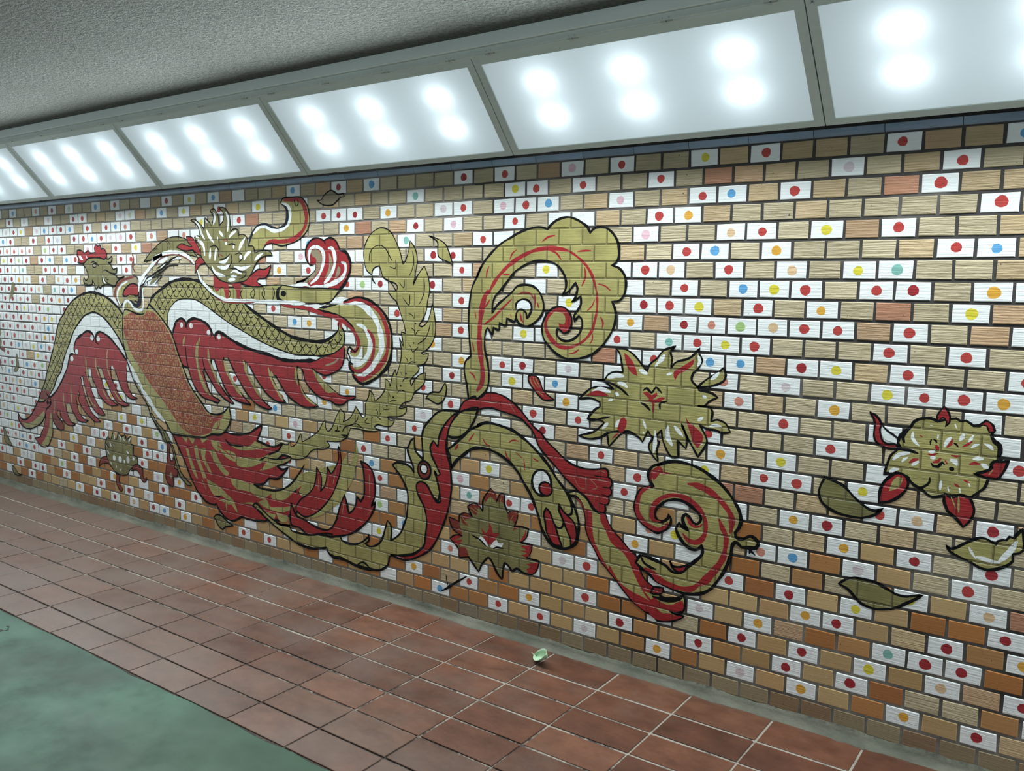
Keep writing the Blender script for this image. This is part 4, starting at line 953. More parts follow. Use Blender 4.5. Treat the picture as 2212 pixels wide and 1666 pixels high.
f R K 9.2 -2164 1013!,-2202 991,-2242 951,-2273 907,-2288 865,-2291 828!,-2320 857!,-2341 822,-2335 798,-2330 782,-2308 748,-2276 699!,-2292 689,-2313 710!,-2292 656,-2275 592,-2272 564,-2296 556,-2328 592,-2361 633,-2399 644,-2426 628,-2426 598,-2410 567,-2376 518,-2360 453,-2365 394,-2375 328,-2402 297,-2446 267,-2520 246,-2606 235!,-2543 227,-2486 231,-2430 253,-2347 304,-2305 354,-2263 433,-2232 508,-2212 586,-2205 660,-2214 740,-2235 802,-2241 826,-2241 834,-2236 875,-2221 933,-2191 980,-2161 1010
s K - 13.7 -2307 579,-2291 557,-2272 564
s K - 7.8 -2209 733,-2158 788,-2103 827
e D K 9.2 -2378 704 42 45
e W K 6.9 -2380 710 23 24
p serpent_head gold serpent head with round white eye
f G K 11.7 -2225 830!,-2205 842,-2159 880,-2095 935,-2030 965,-2057 957,-2009 976,-1961 977,-1899 968,-1852 958,-1820 943,-1774 918,-1728 886,-1687 853,-1647 814,-1611 770,-1575 735,-1553 709,-1536 682,-1518 659,-1504 624,-1495 589,-1498 537,-1509 501,-1538 477,-1572 465,-1607 464,-1638 477,-1665 506,-1684 533,-1703 587,-1727 640,-1750 682,-1788 730,-1816 768,-1863 808,-1915 835,-1968 852,-2016 856,-2056 853,-2084 845,-2133 815,-2183 773,-2209 733!,-2215 789,-2231 827
e W K 10.4 -1691 742 51 58
e R K 8.3 -1669 717 34 30
f R K 8.3 -1664 631!,-1676 603,-1667 566,-1661 529,-1643 499,-1620 476,-1577 473!,-1595 511,-1609 546,-1627 581,-1646 619
f R K 8.2 -1599 662!,-1598 634,-1585 611,-1571 583,-1553 549,-1535 515,-1534 481!,-1509 508,-1504 550,-1520 592,-1551 616,-1577 634
s K - 10.3 -1625 577,-1605 555,-1583 557,-1573 579,-1576 597
s K - 10.2 -1542 688,-1531 653,-1534 627,-1547 619,-1568 628
s R - 8.4 -1874 898,-1851 914,-1819 912
s R - 8.5 -1892 862,-1878 829,-1859 823
s R - 8.4 -1788 837,-1782 784
s R - 8.3 -1741 848,-1709 834
s R - 6.5 -2022 904,-2002 879,-1978 872
s R - 8.7 -2104 878,-2070 922
s R - 11.1 -2184 829,-2164 859
s R - 5.3 -1836 863,-1795 836
p ribbon red ribbon with a fringed fan end
f R K 7.2 -2164 1010!,-2156 1035,-2132 1065,-2087 1085,-2032 1095,-2011 1113,-1963 1119,-1916 1112,-1869 1093,-1822 1063,-1781 1026,-1744 992,-1717 973,-1703 967,-1667 930,-1623 899,-1579 867,-1532 844,-1477 835,-1428 838,-1372 848,-1358 835,-1359 814!,-1343 805,-1342 781,-1349 769!,-1341 759,-1343 741,-1356 732!,-1350 715,-1359 696,-1371 694!,-1366 676,-1370 661,-1394 654,-1419 664,-1436 687,-1457 705,-1491 726,-1529 753,-1577 786,-1612 818,-1648 847,-1683 876,-1711 906,-1729 942,-1746 970,-1775 993,-1808 1016,-1858 1029,-1915 1039,-1986 1048,-2058 1033,-2047 1044,-2086 1038,-2121 1027
s K - 3.9 -1359 814,-1395 812,-1427 811
s K - 3.9 -1349 769,-1385 767
s K - 4.0 -1356 732,-1392 737
s K - 4.0 -1371 694,-1403 699
s D - 6.0 -1518 798,-1468 798,-1419 819
s T - 2.4 -1526 790,-1496 750,-1466 748
s T - 2.4 -1468 805,-1462 741
s T - 2.4 -1447 794,-1410 763,-1438 748
s T - 2.4 -1419 794,-1375 804
s T - 2.4 -1425 732,-1392 723
s T - 2.4 -1424 826,-1396 837,-1371 830
s T - 2.4 -1462 726,-1425 725,-1424 696
s T - 2.5 -2001 1077,-1963 1073,-1930 1084
s T - 2.5 -1878 1085,-1840 1039
p scroll gold scroll ribbon curling at the top
f G K 9.0 -2107 1081!,-2118 1141,-2128 1180,-2134 1210,-2129 1250,-2097 1279!,-2101 1318,-2106 1360,-2112 1433,-2110 1491,-2106 1533,-2095 1590,-2071 1636,-2042 1689,-2068 1636,-2045 1682,-2021 1715,-1975 1759,-1929 1792,-1884 1813,-1839 1834,-1786 1850,-1725 1856,-1687 1846!,-1674 1861,-1645 1881,-1608 1892,-1579 1893,-1542 1881,-1509 1863,-1488 1846,-1477 1825!,-1460 1843,-1429 1847,-1397 1841,-1365 1815,-1345 1781,-1340 1748,-1343 1718,-1354 1701,-1373 1692!,-1338 1681,-1314 1657,-1305 1634,-1304 1600,-1311 1573,-1333 1549,-1366 1545!,-1351 1518,-1346 1484,-1353 1443,-1378 1397,-1413 1354,-1452 1324,-1492 1308,-1537 1300,-1583 1299,-1630 1317,-1669 1348,-1696 1379,-1706 1419,-1702 1448,-1686 1477,-1661 1505,-1631 1516,-1597 1515,-1572 1498,-1558 1471,-1559 1435,-1573 1413,-1594 1407,-1611 1419!,-1626 1425,-1632 1407,-1619 1386,-1593 1373,-1564 1375,-1535 1390,-1511 1416,-1503 1448,-1509 1472,-1522 1482!,-1541 1459!,-1544 1482,-1526 1507,-1511 1535,-1514 1566!,-1536 1549,-1558 1539!,-1540 1559,-1533 1584,-1531 1597,-1542 1620!,-1562 1597,-1582 1579,-1607 1565!,-1589 1597,-1592 1639,-1614 1674,-1644 1699,-1683 1710,-1722 1713,-1770 1706,-1814 1689,-1858 1663,-1889 1630,-1916 1600,-1939 1578,-1962 1555,-1975 1521,-1977 1480!,-1947 1518,-1911 1545,-1870 1575,-1843 1601,-1803 1609,-1763 1605,-1732 1588,-1718 1570,-1705 1545,-1699 1513,-1707 1484,-1729 1458,-1763 1435,-1794 1428,-1826 1436,-1845 1465!,-1853 1446,-1895 1460!,-1899 1426,-1936 1440!,-1938 1406,-1969 1416!,-1975 1385,-2002 1414!,-2011 1399,-2018 1361,-2015 1311,-1999 1255,-1991 1205,-1993 1159,-2007 1123,-2030 1102,-2059 1082,-2068 1094
f W - 0.0 -1846 1501!,-1846 1524,-1828 1541,-1802 1547,-1775 1537,-1763 1515,-1765 1503!
f T - 0.0 -1771 1569!,-1748 1544,-1743 1512,-1760 1486,-1786 1463!,-1765 1500,-1770 1537
s K - 9.1 -1845 1498,-1846 1524,-1828 1541,-1802 1546,-1775 1537,-1762 1511,-1769 1486,-1786 1464,-1790 1485,-1803 1497,-1823 1501,-1839 1491,-1845 1469,-1835 1447,-1812 1431,-1785 1428
s R - 18.0 -1995 1577,-1959 1629,-1918 1670,-1868 1707,-1810 1737,-1749 1758,-1684 1766,-1621 1762,-1575 1752
s R - 11.5 -1583 1756,-1537 1729,-1495 1695,-1466 1657,-1449 1619,-1440 1585
s R - 11.6 -1438 1588,-1434 1516,-1444 1464,-1459 1418,-1490 1382,-1530 1357
s R - 17.8 -1514 1366,-1547 1352,-1576 1345,-1618 1350,-1653 1374,-1680 1409,-1687 1445,-1673 1478,-1643 1500
f R - 0.0 -1665 1496!,-1631 1513,-1597 1512,-1574 1495,-1560 1467,-1564 1435,-1578 1415,-1594 1409!,-1616 1429,-1621 1449!,-1595 1443,-1587 1466,-1596 1487,-1622 1495
s R - 27.5 -2005 1584,-2023 1546,-2039 1482,-2047 1405,-2046 1332,-2033 1252,-2025 1195,-2034 1152,-2060 1119
s R - 16.6 -1986 1584,-2014 1561
s R - 10.4 -1869 1546,-1924 1500,-1970 1461,-2026 1425
s R - 8.4 -1990 1543,-2008 1517,-2037 1493
s R - 7.8 -1715 1793,-1686 1812,-1648 1820
s R - 8.1 -1884 1718,-1869 1747,-1844 1763
s R - 7.8 -1673 1756,-1641 1745,-1615 1716
s R - 6.7 -1538 1750,-1501 1753,-1469 1753
s R - 7.7 -1499 1684,-1494 1646,-1511 1606
s R - 7.6 -1433 1616,-1401 1609,-1373 1589
s R - 7.2 -1997 1691,-2009 1667,-2013 1637
s R - 7.1 -1922 1652,-1881 1654
s R - 7.7 -1447 1552,-1458 1526,-1482 1504
s R - 7.6 -1417 1482,-1404 1455,-1409 1434
s R - 7.9 -1567 1319,-1538 1326,-1517 1341
s R - 7.7 -1452 1408,-1454 1383,-1465 1365
s R - 8.0 -1749 1570,-1744 1534,-1747 1508
s R - 8.0 -1733 1534,-1725 1509
s R - 8.2 -1877 1479,-1870 1464
s R - 10.2 -1823 1484,-1815 1455,-1804 1444
s R - 6.3 -2076 1492,-2068 1450
s R - 6.4 -2089 1345,-2076 1300
s R - 8.6 -2104 1205,-2079 1191,-2066 1168
s D - 8.1 -1842 1565,-1807 1574,-1767 1569,-1753 1548
p scroll gold scroll ribbon with red edges curling at the bottom
f G K 9.8 -1554 720!,-1516 731,-1482 723,-1453 702,-1427 670,-1394 654,-1370 654,-1357 628,-1332 592,-1291 557,-1238 513,-1219 503!,-1193 433,-1165 403,-1127 387,-1096 393,-1093 396!,-1089 381,-1108 364,-1078 352,-1042 353,-1017 366,-1003 386!,-993 357,-997 329,-1007 312,-1032 303,-1062 308!,-1032 299,-996 299!,-1017 282,-1053 265,-1089 257,-1112 255,-1126 270,-1153 274,-1211 300,-1251 330,-1300 377,-1350 421,-1383 451,-1418 507,-1387 455,-1417 500,-1439 533,-1457 574,-1462 620,-1472 659,-1490 689,-1515 707,-1545 708
f R - 0.0 -1511 704!,-1490 693,-1468 663,-1435 658,-1429 615,-1423 554,-1405 510,-1375 464,-1342 421,-1342 441,-1292 379,-1232 349,-1193 340!,-1135 317,-1153 278,-1211 300,-1251 330,-1300 377,-1350 421,-1383 451,-1418 507,-1387 455,-1417 500,-1439 533,-1457 574,-1462 620,-1472 659
f R - 0.0 -1392 651!,-1370 654,-1357 628,-1332 592,-1291 557,-1238 513,-1219 503!,-1193 433,-1165 403,-1127 387,-1096 393,-1126 362,-1175 362!,-1128 323!,-1155 331,-1195 379,-1224 426,-1248 471,-1277 505,-1317 526,-1338 541,-1367 590,-1389 622
f R - 0.0 -1159 319!,-1130 347!,-1100 333,-1055 332,-1006 361,-998 342,-1004 320,-1021 305,-1050 302!,-1069 308,-1121 306!,-1091 289,-1061 296,-1032 292,-1003 294,-1053 268,-1097 257,-1142 266
s K - 17.3 -1138 349,-1100 347,-1067 351,-1031 361,-1006 379
s K - 7.7 -1062 306,-1032 303,-1007 318
f R K 7.7 -1132 392!,-1093 394!,-1089 381,-1108 364,-1146 361!
f G K 11.2 -1151 806!,-1166 827,-1175 854,-1157 887,-1117 903,-1137 895,-1093 913,-1054 920,-1001 917,-951 904,-909 883,-874 862,-835 828,-807 793,-789 764,-781 732,-786 702,-802 677!,-798 661,-777 655,-742 674,-723 668,-709 651,-718 633!,-743 629,-773 625!,-800 641,-812 625,-814 585,-817 578,-826 547,-844 506,-869 464,-889 436,-922 411,-961 398,-1007 392,-1051 400,-1088 409,-1118 417,-1147 435,-1178 450,-1218 474!,-1196 511,-1158 508,-1100 495,-1084 490,-1057 471,-1032 469,-1011 480,-993 499,-966 526,-939 554,-928 576,-934 604!,-954 581,-986 582,-1016 603,-1039 633,-1045 649,-1033 675!,-1014 658,-991 652!,-1011 672,-1018 699,-1006 715,-992 706,-973 686,-955 684,-941 707,-950 727,-976 746,-1012 764,-1051 767,-1094 754,-1130 721,-1132 718,-1142 693,-1130 670,-1107 667,-1098 671,-1081 686,-1078 702!,-1068 683,-1072 658,-1093 637,-1126 619,-1147 626,-1186 640,-1217 669,-1230 702,-1227 734,-1213 772,-1188 796
s R - 19.1 -1162 804,-1198 781,-1216 743,-1220 704,-1206 671,-1174 645,-1140 634,-1126 631,-1097 645,-1080 667
s R - 18.7 -1112 667,-1145 668,-1154 691,-1147 726,-1123 755,-1110 766,-1059 784,-1012 781,-969 761,-933 726,-921 688,-923 651,-939 621,-966 608,-995 614,-1017 637
s R - 13.2 -1164 824,-1157 863,-1124 885,-1114 868,-1077 869
f R - 0.0 -1164 869!,-1116 876!,-1130 853,-1151 829!
s R - 23.6 -1004 838,-966 838,-920 825,-878 802,-843 771,-821 742,-816 707,-821 670
s R - 18.2 -869 721,-852 684,-837 657,-836 621,-837 581
s R - 29.5 -839 620,-841 580,-859 540,-888 497,-918 460,-958 431
s R - 22.9 -931 450,-972 417,-1022 410,-1073 416,-1119 431,-1137 448,-1179 460
f R - 0.0 -1004 708!,-988 697,-973 679,-948 680,-931 693,-941 675,-969 666,-994 679!
s K - 7.5 -1065 515,-1060 499,-1040 494,-1001 506,-966 528,-939 557
f R K 7.6 -1066 513!,-1058 497,-1033 494,-994 505!,-1000 487,-1018 475,-1036 476,-1054 489
s K - 10.7 -802 677,-791 656,-768 658,-746 674,-724 668,-710 651,-721 633,-737 627,-742 606
s K - 10.8 -811 592,-811 622,-797 641,-780 631,-772 620
s K - 8.9 -773 623,-750 630,-733 614,-719 604
s K - 11.6 -1198 512,-1180 482,-1145 468,-1124 466
p plume white and red striped crescent plume
f G K 11.9 -3302 1494!,-3144 1483,-3083 1479,-3009 1495,-2933 1516,-2862 1529,-2793 1531,-2734 1516,-2676 1482,-2642 1454,-2613 1409,-2597 1359,-2594 1306,-2600 1249,-2616 1201,-2660 1161,-2719 1124,-2784 1098,-2834 1104,-2871 1137,-2864 1149!,-2891 1172,-2895 1195,-2888 1196!,-2857 1200,-2905 1216,-2908 1243,-2891 1280!,-2884 1261,-2860 1260,-2840 1270,-2833 1294,-2843 1329,-2867 1376,-2910 1410,-2961 1434,-3027 1449,-3141 1463,-3302 1476
s W - 28.5 -3343 1499,-3235 1487,-3156 1485,-3059 1513,-2977 1515,-2890 1513,-2806 1502,-2747 1465,-2700 1421,-2677 1371,-2665 1317,-2671 1267,-2700 1223,-2747 1177,-2801 1144,-2850 1132
s W - 23.6 -2842 1399,-2794 1388,-2762 1355,-2744 1309,-2753 1262,-2783 1222,-2825 1194,-2868 1185
s W - 16.7 -2886 1268,-2901 1245,-2892 1216,-2849 1205,-2819 1224,-2807 1259,-2801 1289
f W - 0.0 -2892 1280!,-2907 1254,-2898 1220,-2855 1200,-2831 1215!,-2801 1260,-2807 1285!,-2831 1241,-2861 1230,-2892 1246
s R - 25.7 -2939 1507,-2854 1526,-2794 1523,-2735 1503,-2689 1475,-2643 1414,-2622 1353,-2622 1294,-2642 1235,-2683 1190,-2736 1148,-2795 1121,-2837 1124,-2862 1139
s R - 21.3 -2765 1376,-2732 1344,-2718 1298,-2730 1238,-2759 1198,-2813 1162,-2862 1163,-2886 1186
s R - 21.8 -3426 1485,-3302 1479,-3202 1468,-3085 1443,-2977 1426,-2903 1392,-2855 1355,-2828 1310,-2837 1275,-2855 1257,-2886 1264
s K - 9.3 -2939 1511,-2854 1534,-2794 1533,-2735 1515,-2677 1483,-2654 1464,-2623 1427,-2603 1387,-2594 1337,-2597 1279,-2617 1220,-2663 1166,-2718 1124,-2783 1098,-2831 1107,-2862 1135
s K - 7.2 -2886 1186,-2892 1229,-2907 1254,-2892 1280,-2855 1257,-2825 1284
p plume pink and white striped fan plume
f R K 8.4 -3140 1678!,-3140 1711,-3186 1700,-3218 1731,-3224 1771,-3204 1810,-3164 1836,-3119 1839,-3081 1825!,-3036 1839,-2993 1824,-2968 1789,-2959 1772!,-2919 1765,-2895 1737,-2883 1695,-2896 1648,-2926 1606,-2964 1571!,-3064 1565,-3194 1572,-3301 1575,-3418 1577!,-3319 1593,-3226 1620,-3300 1607,-3226 1625,-3173 1652
f T - 0.0 -3185 1771!,-3152 1783,-3113 1770,-3095 1730,-3108 1687,-3147 1643,-3200 1608,-3260 1598!,-3180 1647,-3140 1687
f T - 0.0 -3043 1764!,-3019 1726,-3019 1674,-3045 1644,-3076 1630!,-3044 1687
f T - 0.0 -2975 1695!,-2957 1678,-2969 1648,-3001 1627!
e R - 0.0 -3163 1722 25 20
s W - 16.9 -3192 1711,-3198 1753,-3178 1788,-3136 1794,-3094 1776,-3082 1735,-3095 1687,-3128 1639,-3187 1601
s W - 19.1 -3050 1784,-3021 1786,-3000 1747,-3003 1695,-3038 1639,-3083 1604
s W - 19.1 -2953 1714,-2923 1704,-2920 1670,-2945 1635,-3001 1609,-3077 1589,-3194 1581
s W - 17.3 -3418 1581,-3319 1586,-3226 1598,-3187 1583
s K - 14.2 -2959 1772,-2919 1765,-2895 1737,-2883 1695,-2896 1648,-2926 1606,-2976 1562,-3027 1522,-3065 1506,-3142 1498
s K - 6.0 -3081 1825,-3068 1804
s R - 3.6 -3133 1718,-3141 1643,-3220 1607
p crest_band gold banded neck with small black eye
f G K 6.4 -4139 1601!,-4045 1578,-3776 1578,-3437 1592,-3300 1581,-3082 1578,-2964 1575!,-3009 1527,-3041 1507,-3144 1497,-3302 1494,-3351 1495,-3529 1496,-3778 1496,-3924 1501,-4011 1521
s K - 5.4 -4043 1574,-4024 1549,-4038 1515
s K - 5.3 -3895 1567,-3869 1539,-3897 1501
s K - 5.3 -3758 1569,-3778 1536,-3753 1500
s K - 5.2 -3662 1574,-3650 1546,-3670 1506
s K - 5.2 -3650 1574,-3688 1537,-3652 1502
s K - 5.1 -3575 1579,-3564 1543,-3589 1503
s K - 5.1 -3563 1575,-3588 1539,-3558 1508
s K - 5.1 -3496 1580,-3479 1549,-3497 1509
s K - 20.2 -3418 1588,-3448 1565,-3455 1533,-3438 1507,-3396 1507
e K - 0.0 -3405 1546 22 16
s O - 5.0 -3424 1565,-3407 1573,-3377 1558
p wing scaled gold wing with white band and red feathers, right of the body
f R K 8.6 -4445 1250!,-4386 1235,-4324 1212,-4316 1138,-4283 1039!,-4304 1077,-4362 1096,-4397 1155
f R K 8.5 -4323 1229!,-4316 1138,-4283 1039,-4235 964,-4158 910,-4067 896,-4012 888,-3991 905!,-4066 930,-4100 966,-4133 1029,-4152 1070!,-4108 1116!,-4126 1196,-4253 1259
f R K 8.3 -4169 1194!,-4131 1080,-4077 1020,-4023 964,-3956 923,-3876 896,-3856 898!,-3915 939,-3968 981,-4007 1029,-4040 1074,-4066 1119,-4071 1170
f R K 8.2 -4063 1200!,-4012 1101,-3966 1024,-3908 952,-3829 917,-3699 904!,-3762 944,-3820 989,-3872 1035,-3917 1095,-3949 1147,-3934 1190
f R K 8.0 -3927 1199!,-3856 1099,-3799 1032,-3729 963,-3647 913,-3548 893,-3513 901!,-3590 938,-3645 991,-3701 1048,-3745 1115,-3756 1180
f R K 7.9 -3737 1168!,-3662 1075,-3601 1015,-3540 971,-3467 945,-3395 944!,-3442 983,-3489 1044,-3525 1093,-3542 1160
f R K 7.7 -3548 1160!,-3476 1085,-3435 1040,-3388 992,-3323 958,-3242 934,-3189 937,-3132 948!,-3209 983,-3255 1020,-3288 1073,-3303 1124,-3302 1175
f R K 7.4 -3314 1174!,-3260 1143,-3234 1077,-3175 1027,-3109 996,-3032 985!,-2993 971,-2943 977,-2906 1001,-2862 1013,-2847 1028!,-2955 1023,-3012 1045,-3089 1083,-3147 1119,-3180 1153,-3182 1182
f G - 0.0 -3176 1147!,-3114 1108,-3063 1072,-3012 1042,-2955 1023!,-3006 1034,-3063 1029,-3102 1055,-3147 1097
f G - 0.0 -3288 1082!,-3255 1020,-3208 983,-3136 949!,-3202 965,-3262 1015
f R - 0.0 -4456 1267!,-4443 1303,-4418 1348,-4380 1371,-4336 1368,-4307 1343!,-4262 1375,-4190 1378,-4093 1351,-4033 1288!,-3984 1309,-3851 1265,-3659 1218,-3444 1186,-3296 1187,-3206 1187,-3126 1201,-3016 1241,-2934 1287!,-2929 1274,-2932 1226,-2954 1172,-3011 1138,-3075 1120,-3140 1133,-3180 1153!,-3260 1143,-3308 1163!,-3482 1092,-3536 1132!,-3705 1133,-3762 1167!,-3914 1166,-3955 1164!,-4051 1150,-4093 1151,-4171 1151,-4324 1203,-4438 1233
s K - 7.3 -2929 1274,-2932 1226,-2954 1172,-3011 1138,-3075 1120,-3140 1133,-3176 1151
s T - 9.8 -3075 1173,-3011 1191,-2966 1220
s G - 17.1 -4325 1273,-4341 1237,-4346 1211
s G - 25.3 -4173 1271,-4204 1209,-4207 1132,-4182 1047,-4135 972,-4080 925
s G - 19.4 -4095 1207,-4086 1139,-4040 1065,-3988 992
s G - 21.8 -3945 1147,-3917 1086,-3852 1007,-3782 950
s G - 21.4 -3763 1159,-3732 1087,-3676 1025,-3602 949
s G - 18.2 -3542 1132,-3513 1062,-3460 998,-3418 954
s G - 17.8 -3308 1155,-3310 1089,-3293 1051
f W K 5.4 -4456 1267!,-4466 1293,-4495 1323,-4504 1380,-4482 1430,-4427 1475,-4367 1496,-4257 1500,-4193 1493,-4116 1465,-4021 1425,-3894 1371,-3784 1334,-3657 1291,-3533 1256,-3413 1231,-3306 1216,-3205 1219,-3107 1217,-3113 1211!,-3146 1196,-3206 1187,-3296 1189,-3355 1181,-3444 1186,-3534 1204,-3646 1218,-3754 1237,-3851 1265,-3930 1295,-3984 1311,-4018 1303,-4033 1288!,-4059 1314,-4093 1351,-4148 1370,-4205 1379,-4262 1377,-4292 1361,-4307 1343!,-4314 1356,-4343 1377,-4380 1376,-4418 1352,-4443 1308
f G K 6.7 -4698 1460!,-4664 1504,-4553 1560,-4459 1599,-4369 1615,-4267 1618,-4167 1606,-4078 1570,-4011 1521,-3924 1502,-3754 1489!,-3684 1451,-3591 1409,-3470 1358,-3352 1316,-3305 1309,-3138 1297,-3073 1304,-3022 1327,-2978 1359,-2971 1403!,-2934 1356,-2934 1296,-2954 1273,-3016 1239,-3107 1223,-3205 1219,-3306 1216,-3413 1231,-3533 1256,-3657 1291,-3784 1334,-3894 1371,-4021 1425,-4116 1465,-4193 1493,-4257 1500,-4367 1496,-4427 1475,-4482 1430,-4504 1380,-4495 1323,-4456 1267!,-4503 1323,-4607 1404
n N - 0 -4666 1483!,-4553 1547,-4460 1588,-4370 1606,-4267 1609,-4168 1599,-4078 1566,-4011 1513,-3924 1494,-3754 1481!,-3685 1443,-3592 1401,-3471 1350,-3353 1308,-3138 1292,-3070 1299,-3016 1324,-2962 1356,-2941 1327,-2963 1278,-3016 1245,-3106 1227,-3205 1223,-3306 1220,-3413 1235,-3533 1260,-3657 1295,-3784 1338,-3894 1375,-4021 1429,-4116 1469,-4193 1497,-4257 1504,-4367 1500,-4435 1479,-4490 1434,-4511 1385,-4599 1409
s K - 17.0 -4698 1460,-4664 1504,-4553 1560,-4459 1599,-4369 1615,-4267 1618,-4167 1606,-4098 1583
s K - 15.1 -3754 1489,-3684 1451,-3591 1409,-3470 1358,-3352 1316,-3277 1304,-3138 1295,-3073 1304,-3022 1327,-2978 1359
s K - 14.2 -4456 1267,-4443 1308,-4418 1352,-4380 1376,-4343 1377,-4314 1356,-4319 1321
s K - 13.9 -4298 1313,-4307 1343,-4284 1368,-4233 1383,-4176 1378,-4120 1363,-4079 1339,-4053 1302,-4067 1280
s K - 15.9 -4013 1257,-4026 1282,-4018 1299,-3984 1311,-3930 1295,-3851 1265,-3754 1237,-3646 1218,-3534 1204,-3444 1186,-3355 1181,-3232 1188,-3146 1196
s R - 12.0 -2967 1400,-2956 1385,-2954 1367
e W - 0.0 -4359 1339 16 17
e W - 0.0 -4260 1339 18 17
e W - 0.0 -4087 1305 17 16
e W - 0.0 -3986 1283 16 16
p wing scaled gold wing with white band and red feathers, left of the body
f R K 7.0 -6081 664!,-6095 606,-6114 548,-6140 500,-6172 468,-6185 441,-6221 426,-6274 417!,-6235 393,-6192 369,-6135 364,-6072 386,-6022 443,-6003 476,-6001 504,-5994 588,-6000 644
f G - 0.0 -6022 642!,-5996 630,-5996 588,-6003 503,-6009 475,-6034 439,-6077 388,-6135 370,-6191 372!,-6131 419,-6087 467,-6049 527
f D K 6.9 -6004 657!,-5993 594,-5974 563,-5933 531,-5890 520,-5841 529!,-5834 555,-5874 592,-5915 616,-5930 637,-5938 663
f R K 6.8 -5910 680!,-5884 669,-5876 634,-5836 593,-5800 575,-5738 567,-5669 581!,-5735 601,-5769 639,-5787 675,-5800 712
f R K 6.7 -5766 743!,-5736 729,-5708 685,-5674 651,-5630 617,-5564 608,-5581 612,-5536 612,-5490 632!,-5540 632,-5589 657,-5621 681,-5637 733,-5650 764
f R K 6.6 -5627 1000!,-5627 873,-5601 811,-5614 768,-5583 729,-5536 689,-5466 655,-5407 631,-5325 638!,-5383 663,-5436 687,-5482 733,-5522 794,-5542 837,-5556 865,-5569 918
f R K 6.5 -5550 955!,-5533 880,-5523 868,-5499 811,-5459 755,-5412 713,-5365 691,-5312 685,-5268 692!,-5309 723,-5361 753,-5401 799,-5436 845,-5445 874,-5459 909,-5488 965
f R K 6.4 -5440 1021!,-5419 935,-5374 879,-5350 835,-5304 801,-5258 777,-5190 763,-5101 774!,-5157 791,-5207 818,-5247 855,-5277 887,-5305 938,-5354 1012
f R K 6.3 -5299 1030!,-5262 952,-5213 892,-5184 852,-5135 805,-5086 781,-5025 774,-4961 789!,-5013 799,-5063 822,-5101 859,-5130 899,-5173 953,-5193 1037
f R K 6.2 -5150 1068!,-5118 999,-5086 937,-5063 904,-5029 870,-4981 841,-4922 829,-4867 842!,-4921 851,-4958 884,-4977 911,-4989 953,-4994 1036
f R - 0.0 -6172 723!,-6092 736,-6014 743,-5921 800,-5840 875,-5782 948,-5752 987,-5727 1039,-5699 1073,-5656 1086!,-5626 1085!,-5646 1119,-5636 1159,-5608 1192,-5560 1223,-5582 1199,-5547 1221,-5490 1247,-5440 1255,-5392 1240,-5378 1215!,-5361 1215!,-5348 1247,-5305 1258,-5253 1249,-5182 1221,-5127 1192,-5073 1156,-5015 1109,-4977 1078!,-4989 1036,-4996 1011!,-5128 1013,-5162 1042!,-5195 1014,-5290 1008,-5358 1032!,-5354 1003,-5436 998,-5474 1004!,-5545 941,-5602 928!,-5603 843,-5645 759!,-5736 729,-5767 732!,-5800 709,-5884 666,-5911 669!,-5929 642,-6001 635,-6082 653
f R K 10.6 -6172 723!,-6202 701,-6252 651,-6303 600,-6372 556,-6444 540,-6491 556,-6524 587!,-6516 538,-6484 504,-6432 480,-6343 482,-6254 505,-6171 542,-6116 587,-6096 617,-6082 653!,-6012 698,-6014 737,-6092 736
f G - 0.0 -6458 518!,-6363 522,-6291 541,-6224 579,-6159 614,-6111 644!,-6109 605,-6176 544,-6260 507,-6343 487,-6420 487
s G - 13.0 -5497 1076,-5495 1023,-5484 948,-5459 903
s G - 12.6 -5212 1149,-5221 1092,-5221 1021,-5188 952
s G - 12.8 -5371 1083,-5365 1011,-5326 942
s G - 13.5 -5820 798,-5824 743,-5818 689
s G - 13.4 -5708 888,-5714 807,-5705 726
s G - 11.2 -5299 871,-5259 831,-5209 792
s G - 11.4 -5481 827,-5442 763,-5373 728
s G - 9.4 -5147 869,-5103 827,-5054 798
s G - 10.3 -5953 745,-5952 690,-5968 633
f W K 4.9 -4974 1078!,-5015 1112,-5073 1156,-5127 1192,-5182 1221,-5253 1249,-5305 1258,-5348 1247,-5361 1215!,-5378 1215!,-5392 1240,-5440 1255,-5490 1247,-5547 1221,-5582 1202,-5560 1223,-5608 1192,-5636 1159,-5646 1119,-5626 1085!,-5656 1086,-5699 1073,-5727 1039,-5752 987,-5782 947,-5781 953,-5845 880,-5921 809,-5996 761,-6052 745!,-6068 752,-6034 758,-5993 789,-5951 831,-5921 875,-5902 904,-5845 953,-5801 1029,-5759 1094,-5713 1161,-5650 1243,-5590 1298,-5516 1348,-5550 1334,-5431 1379,-5360 1386,-5287 1372,-5225 1345,-5195 1330,-5156 1300,-5107 1263,-5064 1223,-5026 1181,-4998 1146
f G K 11.4 -5000 1146!,-5067 1225,-5159 1301,-5225 1345,-5287 1371,-5362 1388,-5429 1380,-5497 1359,-5587 1298,-5648 1244,-5711 1159,-5761 1094,-5805 1029,-5843 953,-5900 905,-5922 877,-5953 830,-5996 789,-6033 759,-6113 707!,-6204 699!,-6141 781,-6079 862,-6045 932,-6006 993,-5966 1066,-5928 1132,-5895 1207,-5863 1275,-5827 1322,-5771 1367,-5737 1400,-5690 1434,-5630 1467,-5567 1491,-5498 1511,-5418 1522,-5353 1523,-5260 1509,-5187 1489,-5109 1453,-5055 1421,-5008 1383!,-4911 1265
